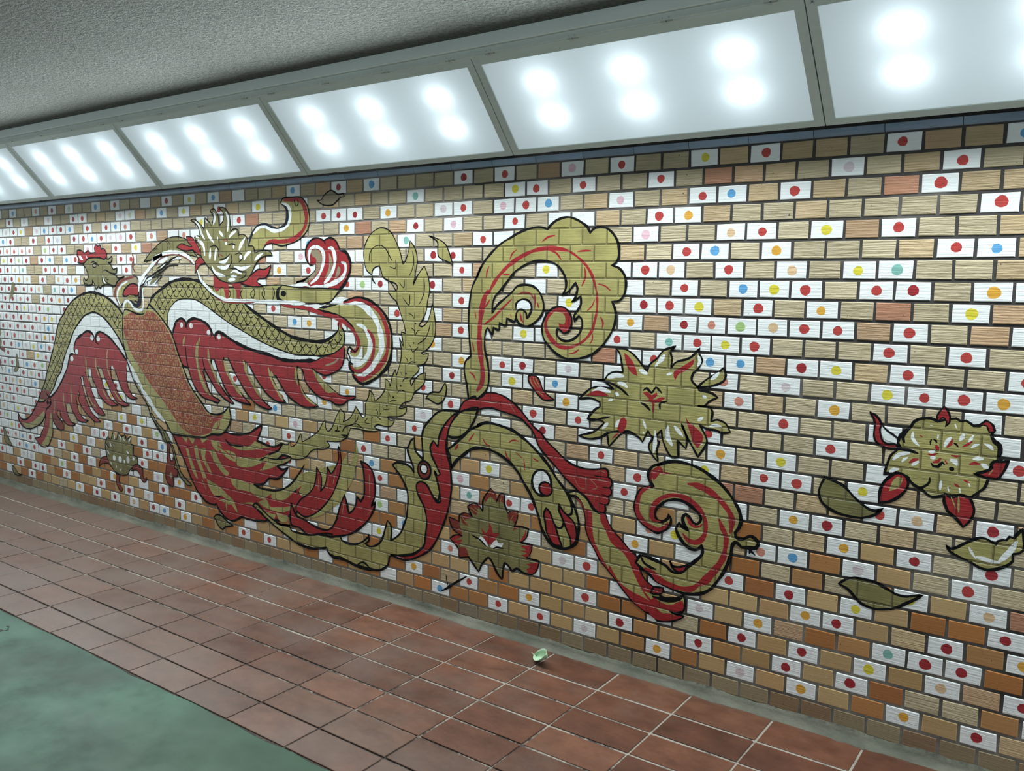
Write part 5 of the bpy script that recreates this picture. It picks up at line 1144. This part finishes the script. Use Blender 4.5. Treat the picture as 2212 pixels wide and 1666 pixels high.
n N - 0 -5040 1214!,-5103 1282,-5157 1323,-5223 1367,-5286 1387,-5361 1401,-5427 1396,-5508 1368,-5606 1301,-5666 1243,-5724 1159,-5774 1094,-5818 1028,-5857 952,-5913 904,-5966 833,-6010 788,-6104 729,-6145 732,-6065 863,-6025 934,-5986 994,-5946 1067,-5908 1133,-5875 1208,-5843 1275,-5807 1323,-5752 1367,-5718 1401,-5671 1434,-5612 1465,-5555 1485,-5486 1502,-5354 1514,-5261 1496,-5187 1476,-5110 1441,-5062 1409,-5021 1352
f D - 0.0 -6171 729!,-6138 783,-6109 796,-6015 793,-6006 771!,-6051 753,-6020 737,-6161 722
s K - 15.5 -5537 1504,-5476 1515,-5415 1523,-5351 1521,-5257 1508,-5185 1487,-5110 1453,-5057 1421,-5009 1384
s K - 12.8 -5582 1199,-5547 1223,-5490 1250,-5440 1256,-5397 1241,-5380 1217,-5396 1179
s K - 12.5 -5322 1172,-5355 1187,-5355 1227,-5310 1257,-5253 1250,-5181 1224,-5127 1192,-5073 1156,-5015 1109,-4977 1081
s K - 11.4 -5549 1232,-5613 1192,-5636 1159,-5649 1119,-5631 1088
s K - 11.7 -5646 1084,-5677 1088,-5709 1075,-5727 1039,-5752 987,-5782 947,-5840 881,-5921 806,-5996 758,-6046 746
s K - 8.7 -6077 776,-6035 746,-6064 733
e W - 0.0 -5405 1213 22 18
e W - 0.0 -5324 1210 22 18
e W - 0.0 -5615 1106 20 19
e W - 0.0 -5684 1053 22 19
e K - 0.0 -6055 708 17 17
e K - 0.0 -6019 706 14 14
p body red body covered in gold scales
f G K 10.2 -5008 1383!,-4989 1417,-4929 1412,-4844 1394,-4775 1396,-4737 1418,-4704 1457!,-4609 1404,-4503 1320,-4451 1259,-4402 1164,-4348 1070,-4280 969,-4180 883,-4108 825,-4035 815,-3958 836,-3904 877!,-3889 804,-3921 748,-3985 702,-4076 692!,-4160 663,-4351 650,-4489 646!,-4557 716,-4637 756,-4701 816,-4776 887,-4842 949,-4918 1044,-4980 1110,-5018 1215
f B - 0.0 -4992 1371!,-4903 1398,-4840 1382,-4765 1384,-4722 1421!,-4625 1394,-4518 1311,-4467 1250,-4417 1157,-4363 1060,-4295 962,-4194 876,-4117 818,-4054 805,-3963 822!,-3973 801,-4046 760,-4090 696!,-4254 664,-4378 696,-4440 740,-4493 787!,-4590 861,-4700 936,-4770 996,-4847 1063,-4924 1135,-4974 1211,-5003 1277
k S - 0 -4998 1365!,-4903 1398,-4840 1382,-4765 1384,-4722 1421!,-4625 1394,-4518 1311,-4467 1250,-4417 1157,-4363 1060,-4295 962,-4194 876,-4117 818,-4054 805,-4064 773,-4135 723!,-4254 681,-4378 708,-4440 752,-4492 799!,-4590 873,-4699 948,-4770 1008,-4846 1076,-4923 1147,-4963 1212
s W - 27.3 -4974 1090,-4934 1045,-4874 975,-4819 919,-4810 902,-4728 835,-4660 774,-4565 718
s K - 7.6 -4998 1144,-4977 1084,-4946 1020,-4900 951,-4863 910,-4822 868,-4758 811,-4709 731,-4660 678,-4598 623,-4563 584
s R - 8.4 -4106 799,-4036 784,-3967 800
s R - 8.4 -4001 796,-4003 749,-4039 719
p leg thin gold leg
f O K 6.6 -4735 755!,-4703 753,-4650 703,-4596 672,-4550 645,-4484 570,-4449 497,-4421 441,-4399 408,-4348 374,-4290 347!,-4334 340,-4379 361,-4423 396,-4451 456,-4485 538,-4521 593,-4569 583,-4620 660,-4674 701
s K - 6.0 -4596 672,-4560 607,-4545 581
p claw dark red claw
f D K 6.0 -4549 581!,-4514 580,-4524 529,-4511 475,-4492 473,-4487 497!,-4461 477,-4475 434,-4441 421,-4446 379,-4493 372!,-4488 313,-4519 308,-4557 330,-4571 365,-4560 432,-4545 498
e T - 0.0 -4512 378 12 19
p neck red and gold neck plumage
f T K 6.0 -5054 1462!,-5083 1489,-5091 1516,-5084 1552,-5051 1586,-4995 1610,-4925 1627,-4861 1635!,-4828 1628,-4812 1580,-4815 1521,-4827 1472,-4884 1485,-4933 1486,-4994 1463,-5030 1444
f G - 0.0 -4961 1600!,-4918 1579,-4968 1556,-4996 1518,-5019 1452,-5039 1468,-5056 1503,-5049 1539,-5012 1575
s D - 18.1 -4862 1630,-4925 1622,-4995 1608,-5052 1580,-5084 1550,-5096 1516,-5083 1486,-5059 1462
s W - 12.1 -4941 1600,-5007 1578,-5054 1544,-5067 1503,-5054 1468,-5030 1444
f R K 9.0 -4984 1545!,-4928 1576,-4879 1587,-4821 1577!,-4820 1515,-4893 1512,-4996 1507
s G - 29.9 -4957 1494,-4894 1495,-4836 1486
f G - 0.0 -4989 1469!,-4958 1486,-4919 1479,-4867 1445,-4828 1454!,-4772 1426,-4743 1442!,-4726 1416,-4793 1396,-4898 1411,-4981 1423,-5008 1397!
s N - 29.8 -4786 1564,-4796 1508,-4809 1462,-4858 1442,-4900 1463,-4943 1478
s W - 14.9 -5005 1398,-4992 1450,-4959 1474,-4920 1465,-4878 1431,-4825 1417,-4777 1428,-4765 1468,-4772 1522,-4763 1562
f O K 5.6 -4748 1727!,-4657 1793,-4508 1861,-4387 1875,-4286 1856,-4244 1826,-4217 1783,-4176 1749!,-4333 1776,-4429 1782,-4542 1770,-4644 1740
s K - 3.7 -4649 1797,-4602 1810,-4579 1796
s K - 3.7 -4642 1793,-4610 1801,-4595 1792
s K - 3.7 -4515 1856,-4479 1830,-4488 1795
s K - 3.7 -4500 1861,-4456 1829,-4465 1795
s W - 20.0 -4814 1534,-4807 1580,-4756 1636,-4683 1686,-4635 1720,-4588 1751,-4542 1768,-4644 1740,-4542 1772,-4429 1782,-4333 1774,-4248 1737,-4209 1709
s D - 5.6 -4632 1699,-4566 1745,-4507 1760,-4543 1757,-4429 1769,-4319 1755,-4234 1720
s O - 17.2 -4689 1586,-4641 1613,-4603 1636,-4601 1669,-4468 1734,-4378 1751
s W - 20.4 -4759 1580,-4715 1615,-4658 1634,-4617 1638
s W - 14.1 -4570 1678,-4484 1721,-4423 1743,-4341 1746
s K - 10.1 -4793 1575,-4754 1586,-4715 1623,-4644 1644,-4633 1651,-4523 1695,-4445 1738,-4378 1759
s K - 7.2 -4648 1649,-4565 1675,-4486 1724,-4608 1682
s K - 7.1 -4628 1587,-4553 1639,-4658 1625,-4548 1665,-4470 1700,-4373 1704
s O - 14.7 -4872 1780,-4865 1734,-4873 1686
s D - 14.7 -4877 1777,-4865 1748,-4877 1694,-4845 1660
p collar_ribbon white ribbon edged in red around the neck
s W - 18.5 -4186 1673,-4153 1619,-4092 1573,-4024 1532,-3944 1509,-3924 1502,-3779 1499,-3528 1498,-3349 1498,-3228 1495
s K - 5.5 -4186 1665,-4167 1614,-4112 1573,-4045 1532,-3957 1500
s D - 8.0 -4011 1513,-3924 1490,-3779 1487,-3652 1492
p head gold bird head with red comb
f O K 7.7 -5484 1710!,-5453 1749,-5405 1752,-5313 1757,-5240 1751,-5189 1750!,-5158 1747,-5121 1765!,-5117 1744,-5134 1725,-5170 1725!,-5125 1700,-5106 1678,-5086 1681,-5060 1688!,-5072 1654,-5113 1648!,-5074 1635,-5054 1621,-5024 1624,-4974 1632!,-5060 1602,-5088 1572,-5118 1571,-5179 1582,-5252 1570!,-5275 1553,-5295 1567!,-5333 1546,-5337 1572!,-5372 1608!,-5374 1580,-5466 1573,-5486 1599,-5479 1625!,-5453 1602,-5424 1625,-5428 1653,-5458 1693
s K - 9.3 -5385 1721,-5352 1730,-5316 1720,-5281 1698
e T K 6.2 -5338 1704 24 13
s K - 7.6 -5230 1667,-5204 1674,-5163 1662,-5123 1651,-5078 1651
s K - 7.7 -5249 1628,-5241 1592,-5221 1576
s K - 6.1 -5228 1628,-5209 1601,-5168 1587
s K - 6.1 -5212 1629,-5182 1609,-5156 1615
s W - 7.7 -5238 1637,-5229 1603,-5199 1584
s K - 6.3 -5479 1622,-5476 1590,-5433 1576
f R K 7.7 -5555 1808!,-5506 1808,-5465 1789!,-5429 1797,-5416 1807,-5388 1788!,-5323 1793,-5333 1818,-5313 1842,-5285 1832!,-5256 1838,-5246 1813!,-5211 1813,-5184 1788,-5186 1761,-5210 1746,-5273 1756,-5331 1756,-5408 1754,-5476 1720,-5555 1726!,-5541 1748,-5558 1774!
s W - 12.6 -5534 1773,-5520 1757,-5497 1744
s W - 11.0 -5517 1773,-5502 1755,-5481 1741
s W - 7.8 -5446 1772,-5426 1753
p tail_curl gold curl with red back and white belly at the top
f G - 0.0 -3694 1808!,-3655 1879,-3604 1908,-3549 1907,-3489 1886,-3430 1884,-3365 1905,-3341 1946,-3346 1999,-3381 2027,-3427 2029!,-3403 2054,-3339 2061,-3254 2055,-3201 1989,-3192 1928,-3209 1885,-3256 1847,-3315 1825,-3367 1814,-3414 1806,-3497 1821,-3545 1814,-3576 1787!,-3632 1788,-3688 1792
s R - 24.5 -3558 1810,-3509 1827,-3431 1827,-3343 1833,-3274 1858,-3229 1898,-3214 1949,-3230 2005,-3260 2040,-3340 2049,-3398 2048
s N - 17.5 -3694 1816,-3677 1859,-3629 1909,-3561 1923,-3495 1905,-3442 1896,-3388 1916,-3367 1951,-3370 1993,-3387 2016,-3416 2028
s W - 14.9 -3658 1875,-3604 1907,-3549 1909,-3489 1888,-3430 1888,-3371 1908,-3344 1946,-3346 1995,-3369 2021,-3410 2032
s K - 6.1 -3427 2029,-3397 2058,-3339 2061,-3254 2055,-3213 2020,-3197 1986,-3189 1928,-3206 1884,-3256 1844,-3315 1821,-3367 1811,-3414 1804,-3497 1819,-3545 1812,-3576 1785
s K - 6.1 -3311 2050,-3295 2012,-3277 2022,-3283 2049
M painted_flower|pale flower with white spiky petals and red leaves painted above the phoenix wings|flower painting|painted flowers
p leaf red leaf
f R K 5.5 -4390 1811!,-4338 1832,-4273 1818,-4230 1813,-4272 1843,-4285 1873!,-4228 1868,-4187 1833,-4160 1799,-4133 1757!,-4182 1770,-4217 1792,-4303 1789
p leaf
f R K 5.5 -4198 1724!,-4162 1749,-4106 1736,-4073 1715!,-4149 1707,-4178 1686,-4208 1652!
p leaf
f R K 6.4 -3789 1601!,-3698 1637,-3616 1677,-3561 1677,-3505 1701!,-3525 1658,-3556 1630,-3611 1626,-3630 1610,-3575 1583!,-3681 1582
p leaf
f R - 0.0 -4027 1644!,-3974 1620,-3894 1600,-3882 1551,-3890 1510!,-3910 1510,-3941 1575,-4003 1549,-4023 1574
p leaf
f R - 0.0 -3867 1600!,-3776 1601,-3778 1552,-3785 1512!,-3811 1512,-3816 1556
p bloom
f O K 5.8 -4238 1969!,-4202 1974,-4168 1958,-4127 1932,-4107 1906!,-4097 1980!,-4057 1954,-4037 1929!,-4015 1977,-4048 2020!,-4007 2026,-3974 1992,-3963 1943,-3963 1927!,-3922 1958,-3921 1998,-3960 2032!,-3907 2026,-3869 1988,-3857 1924,-3858 1892!,-3832 1905,-3793 1902,-3788 1870!,-3743 1873,-3712 1856,-3700 1808!,-3656 1804,-3645 1768!,-3570 1783,-3510 1774,-3492 1753!,-3571 1748,-3627 1717,-3660 1677,-3686 1645,-3724 1617,-3776 1605,-3874 1600,-3974 1620,-4053 1678,-4107 1719,-4147 1766,-4146 1803,-4207 1867!,-4171 1875,-4150 1870!,-4156 1908,-4182 1942
s W - 13.5 -4196 1963,-4155 1933,-4135 1890,-4102 1852
s W - 13.4 -4091 1964,-4071 1947
s W - 15.9 -4014 2010,-4002 1977,-4017 1937
s W - 15.7 -3901 2006,-3876 1965,-3885 1892
s W - 16.1 -4086 1910,-4060 1872,-4014 1830
s W - 13.2 -3964 1898,-3925 1865
s W - 13.1 -3806 1894,-3852 1875,-3873 1856
s W - 18.2 -3724 1856,-3764 1817,-3784 1786
s W - 19.0 -4172 1854,-4117 1815,-4106 1757
s W - 16.1 -4049 1802,-4058 1736
s W - 13.4 -3994 1801,-4011 1727
s W - 15.5 -3676 1780,-3721 1757,-3740 1729
s W - 15.3 -3571 1767,-3621 1744,-3646 1725
s W - 18.6 -3970 1719,-3917 1722,-3876 1755
s W - 16.0 -3985 1694,-3918 1686,-3864 1706
s W - 16.1 -4039 1698,-4006 1657,-3913 1639
s W - 15.7 -3832 1694,-3761 1681,-3684 1697
s W - 13.2 -3866 1657,-3826 1669,-3762 1653
s W - 15.9 -3887 1616,-3821 1621
s W - 10.6 -3866 1641,-3807 1639
s W - 10.9 -4192 1871,-4157 1862
e W - 0.0 -3976 1858 9 9
e W - 0.0 -3900 1826 11 8
e W - 0.0 -3766 1748 17 11
e W - 0.0 -3832 1805 8 10
s D - 7.9 -3933 1841,-3899 1848,-3880 1836
s D - 8.0 -3962 1764,-3929 1751
s K - 6.6 -3887 1816,-3847 1823,-3809 1814
s K - 6.6 -3862 1771,-3882 1755,-3916 1739,-3963 1735
s K - 6.6 -3856 1767,-3850 1726,-3885 1681
s K - 6.6 -3878 1681,-3819 1681,-3774 1665,-3723 1661,-3730 1641,-3775 1625
s K - 6.7 -4055 1810,-4001 1813,-3968 1784,-3976 1747
s K - 5.4 -4151 1853,-4145 1812
s K - 5.3 -3972 1870,-3967 1821
s K - 5.2 -3823 1762,-3771 1770,-3753 1741,-3786 1718
s K - 6.7 -4059 1698,-4020 1653,-3974 1620
'''.strip().split('\n')

def parse(s):
    P = []; C = []
    for t in s.split(','):
        c = t.endswith('!'); x, z = t.rstrip('!').split(' ')
        P.append((float(x), float(z))); C.append(c)
    return P, C

def spline(P, C, closed, step=9.0):
    """Catmull-Rom through the points; flagged points are sharp corners. Units: mm on the wall"""
    n = len(P); out = []
    rngN = n if closed else n - 1
    for i in range(rngN):
        p1, p2 = P[i], P[(i + 1) % n]
        p0 = P[i - 1] if (i > 0 or closed) and not C[i] else (2 * p1[0] - p2[0], 2 * p1[1] - p2[1])
        j = i + 2
        p3 = P[j % n] if (j < n or closed) and not C[(i + 1) % n] else (2 * p2[0] - p1[0], 2 * p2[1] - p1[1])
        d = math.dist(p1, p2)
        k = max(1, min(9, int(d / step)))
        d0, d3 = max(math.dist(p0, p1), 1e-6), max(math.dist(p2, p3), 1e-6)
        m1 = [(p2[a] - p0[a]) / (d0 + d) * d for a in (0, 1)]; m2 = [(p3[a] - p1[a]) / (d + d3) * d for a in (0, 1)]
        for q in range(k):
            t = q / k; t2 = t * t; t3 = t2 * t
            out.append(tuple((2 * t3 - 3 * t2 + 1) * p1[a] + (t3 - 2 * t2 + t) * m1[a] + (-2 * t3 + 3 * t2) * p2[a] + (t3 - t2) * m2[a] for a in (0, 1)))
    if not closed: out.append(P[-1])
    return out

def inside(p, poly):
    x, y = p; r = False; n = len(poly); j = n - 1
    for i in range(n):
        xi, yi = poly[i]; xj, yj = poly[j]
        if (yi > y) != (yj > y) and x < (xj - xi) * (y - yi) / (yj - yi) + xi: r = not r
        j = i
    return r

LAYERS = []
def layer_for(x0, x1, z0, z1):
    m_ = 0
    for a, b, c, d, l in LAYERS:
        if l >= m_ and a < x1 and b > x0 and c < z1 and d > z0: m_ = l + 1
    LAYERS.append((x0, x1, z0, z1, m_))
    return -(0.00055 + 0.00002 * m_)

class Part:
    def __init__(s): s.bm = bmesh.new(); s.mats = []
    def mi(s, c):
        m_ = PAINT[c]
        if m_ not in s.mats: s.mats.append(m_)
        return s.mats.index(m_)
    def tri(s, pts, tris, y, c):
        mi = s.mi(c)
        vs = [s.bm.verts.new((p[0] / 1000, y, p[1] / 1000)) for p in pts]
        for t in tris:
            a, b, d = (pts[i] for i in t)
            ar = (b[0] - a[0]) * (d[1] - a[1]) - (b[1] - a[1]) * (d[0] - a[0])
            if abs(ar) < 1e-6: continue
            if ar < 0: t = (t[0], t[2], t[1])
            try: f = s.bm.faces.new([vs[i] for i in t])
            except ValueError: continue
            f.material_index = mi
        for v in vs:
            if not v.link_faces: s.bm.verts.remove(v)
    def fill(s, poly, c, y=None):
        xs = [p[0] for p in poly]; zs = [p[1] for p in poly]
        if y is None: y = layer_for(min(xs), max(xs), min(zs), max(zs))
        n = len(poly)
        try:
            r = delaunay_2d_cdt([Vector(p) for p in poly], [], [list(range(n))], 1, 1e-4)
            pts = [tuple(v) for v in r[0]]; tris = []
            for f in r[2]:
                for q in range(1, len(f) - 1): tris.append((f[0], f[q], f[q + 1]))
        except Exception:
            tris = tessellate_polygon([[Vector((p[0], p[1], 0)) for p in poly]]); pts = poly
        s.tri(pts, tris, y, c)
    def stroke(s, pts, w, c, closed=False, taper=True, y=None):
        n = len(pts); w *= {'K': 1.18, 'W': 1.2}.get(c, 1.0)
        if n < 2: return
        xs = [p[0] for p in pts]; zs = [p[1] for p in pts]
        if y is None: y = layer_for(min(xs) - w, max(xs) + w, min(zs) - w, max(zs) + w)
        L = [0.0]
        for i in range(1, n): L.append(L[-1] + math.dist(pts[i - 1], pts[i]))
        T = L[-1] or 1
        lo = []; hi = []
        seed = pts[0][0] * .37 + pts[0][1] * .21
        for i in range(n):
            a = pts[i - 1] if (i > 0 or closed) else pts[i]; b = pts[(i + 1) % n] if (i < n - 1 or closed) else pts[i]
            dx, dz = b[0] - a[0], b[1] - a[1]; d = math.hypot(dx, dz) or 1
            hw = w / 2 * (1 + 0.16 * math.sin(L[i] / 31 + seed) + 0.10 * math.sin(L[i] / 11 + 2 * seed))
            if taper and not closed:
                e = min(L[i], T - L[i]); tl = min(T * .3, w * 2.2)
                hw *= 0.35 + 0.65 * min(1, e / tl) if tl > 0 else 1
            lo.append((pts[i][0] + dz / d * hw, pts[i][1] - dx / d * hw)); hi.append((pts[i][0] - dz / d * hw, pts[i][1] + dx / d * hw))
        tris = []
        for i in range(n if closed else n - 1):
            j = (i + 1) % n
            tris += [(i, j, n + j), (i, n + j, n + i)]
        s.tri(lo + hi, tris, y, c)

def net(part, poly, c):
    """scale net: rows of arcs"""
    xs = [p[0] for p in poly]; zs = [p[1] for p in poly]
    y = layer_for(min(xs), max(xs), min(zs), max(zs))
    px, pz = 62.0, 35.0; r = random.Random(3)
    k0, k1 = int(min(zs) / pz) - 1, int(max(zs) / pz) + 1
    for k in range(k0, k1 + 1):
        i0, i1 = int(min(xs) / px) - 2, int(max(xs) / px) + 1
        for i in range(i0, i1 + 1):
            ox = (i + (0.5 if k % 2 else 0)) * px + r.uniform(-5, 5); oz = k * pz + r.uniform(-4, 4)
            seg = []; run = []
            for q in range(9):
                t = q / 8
                p = (ox + (t - .5) * px * 1.02, oz - 36 * math.sin(math.pi * t) ** 0.8 + 4)
                if inside(p, poly): run.append(p)
                else:
                    if len(run) > 2: seg.append(run)
                    run = []
            if len(run) > 2: seg.append(run)
            for sg in seg: part.stroke(sg, 4.6, c, taper=False, y=y)

def scales(part, poly, c):
    """overlapping U scales, two rows to a brick course"""
    xs = [p[0] for p in poly]; zs = [p[1] for p in poly]
    y = layer_for(min(xs), max(xs), min(zs), max(zs)); r = random.Random(9)
    px, pz = 56.0, 35.0
    for k in range(int(min(zs) / pz) - 1, int(max(zs) / pz) + 2):
        for i in range(int(min(xs) / px) - 1, int(max(xs) / px) + 2):
            ox = (i + (.5 if k % 2 else 0)) * px + r.uniform(-4, 4); oz = k * pz + 8 + r.uniform(-3, 3)
            if not inside((ox, oz), poly): continue
            w = 21 * r.uniform(.85, 1.1)
            u = [(ox + w * math.cos(math.pi * (1 + q / 8)), oz + (11 if q in (0, 8) else 0) + 19 * math.sin(math.pi * (1 + q / 8))) for q in range(9)]
            part.stroke(u, 6.0, c, taper=False, y=y)
            if r.random() < .75:
                e = [(ox + w * .48 * math.cos(a * math.tau / 9), oz + 2 + 9 * math.sin(a * math.tau / 9)) for a in range(9)]
                part.fill(e, c, y=y)

def run_mural():
    motif = None; parts = []
    def flush():
        nonlocal motif, parts
        if motif is None: return
        name, label, cat, group = motif
        allv = [v.co for _, _, p in parts for v in p.bm.verts]
        lo = Vector((min(v.x for v in allv), 0, min(v.z for v in allv))); hi = Vector((max(v.x for v in allv), 0, max(v.z for v in allv)))
        c = (lo + hi) / 2
        for _, _, p in parts: bmesh.ops.translate(p.bm, vec=-c, verts=p.bm.verts[:])
        if len(parts) == 1 and parts[0][0] is None:
            o = obj(name, parts[0][2].bm, parts[0][2].mats); o.location = c
        else:
            o = empty(name, c)
            for pn, pl, p in parts:
                ch = obj(pn, p.bm, p.mats, o)
                if pl: ch['label'] = pl
        tag(o, label, cat, group or None)
        motif = None; parts = []
    for line in MURAL:
        if line[0] == 'M':
            flush(); motif = line[2:].split('|'); continue
        if line[0] == 'p':
            t = line[2:].split(' ', 1); parts.append((t[0], t[1] if len(t) > 1 else None, Part())); continue
        if not parts: parts.append((None, None, Part()))
        P = parts[-1][2]
        k, c, ol, w, rest = line.split(' ', 4); w = float(w)
        if k == 'f':
            poly = spline(*parse(rest), True)
            P.fill(poly, c)
            if ol != '-': P.stroke(poly, w, ol, closed=True)
        elif k == 's': P.stroke(spline(*parse(rest), False), w, c)
        elif k == 'e':
            x, z, rx, rz = map(float, rest.split())
            poly = [(x + rx * math.cos(a / 26 * math.tau), z + rz * math.sin(a / 26 * math.tau)) for a in range(26)]
            P.fill(poly, c)
            if ol != '-': P.stroke(poly, w, ol, closed=True)
        elif k == 'n': net(P, spline(*parse(rest), True), 'K')
        elif k == 'k': scales(P, spline(*parse(rest), True), c)
    flush()
run_mural()

# ------------------------------------------------------------------ the fallen leaf
def build_leaf():
    k = NT('fallen_leaf_skin'); p = k.new('ShaderNodeTexCoord').outputs['Object']
    n = k.noise(p, 60, 3)
    k.set(Base_Color=k.mix(n, srgb(150, 186, 150), srgb(184, 208, 178)), Roughness=0.5)
    bm = bmesh.new(); N, Mx = 14, 9; grid = []
    for i in range(N + 1):
        t = i / N; wd = 0.030 * (math.sin(math.pi * min(1, t ** 0.8)) ** 0.75) if 0 < t < 1 else 0.0005
        row = []
        for j in range(Mx + 1):
            q = j / Mx * 2 - 1
            x = (t - .5) * 0.082
            curl = abs(q) ** 1.6
            row.append(bm.verts.new((x, q * wd * 0.72, 0.004 + curl * 0.020 * (0.5 + .5 * math.sin(math.pi * t)) + 0.016 * (t - .35) ** 2 * 4 * (1 if t > .35 else .4))))
        grid.append(row)
    for i in range(N):
        for j in range(Mx): bm.faces.new((grid[i][j], grid[i + 1][j], grid[i + 1][j + 1], grid[i][j + 1]))
    root = empty('fallen_leaf', (0, 0, 0))
    b = obj('blade', bm, k.mat, root, smooth=True)
    md = b.modifiers.new('thickness', 'SOLIDIFY'); md.thickness = 0.0006
    bm = bmesh.new(); prev = None
    for i in range(9):
        t = i / 8; c = Vector((-0.041 - 0.022 * t, 0.004 * t * t, 0.005 + 0.006 * t))
        ring = [bm.verts.new(c + Vector((0, .0009 * math.cos(a * math.tau / 6), .0009 * math.sin(a * math.tau / 6)))) for a in range(6)]
        if prev:
            for a in range(6): bm.faces.new((prev[a], prev[(a + 1) % 6], ring[(a + 1) % 6], ring[a]))
        prev = ring
    obj('stalk', bm, k.mat, root, smooth=True)
    root.location = (-22.25 * U, -2.05 * U, 0.012)
    root.rotation_euler = (math.radians(40), math.radians(-10), math.radians(-20))
    root.scale = (1.45, 1.45, 1.45)
    tag(root, 'pale green curled fallen leaf lying on the floor tiles beside the wall', 'leaf')
build_leaf()
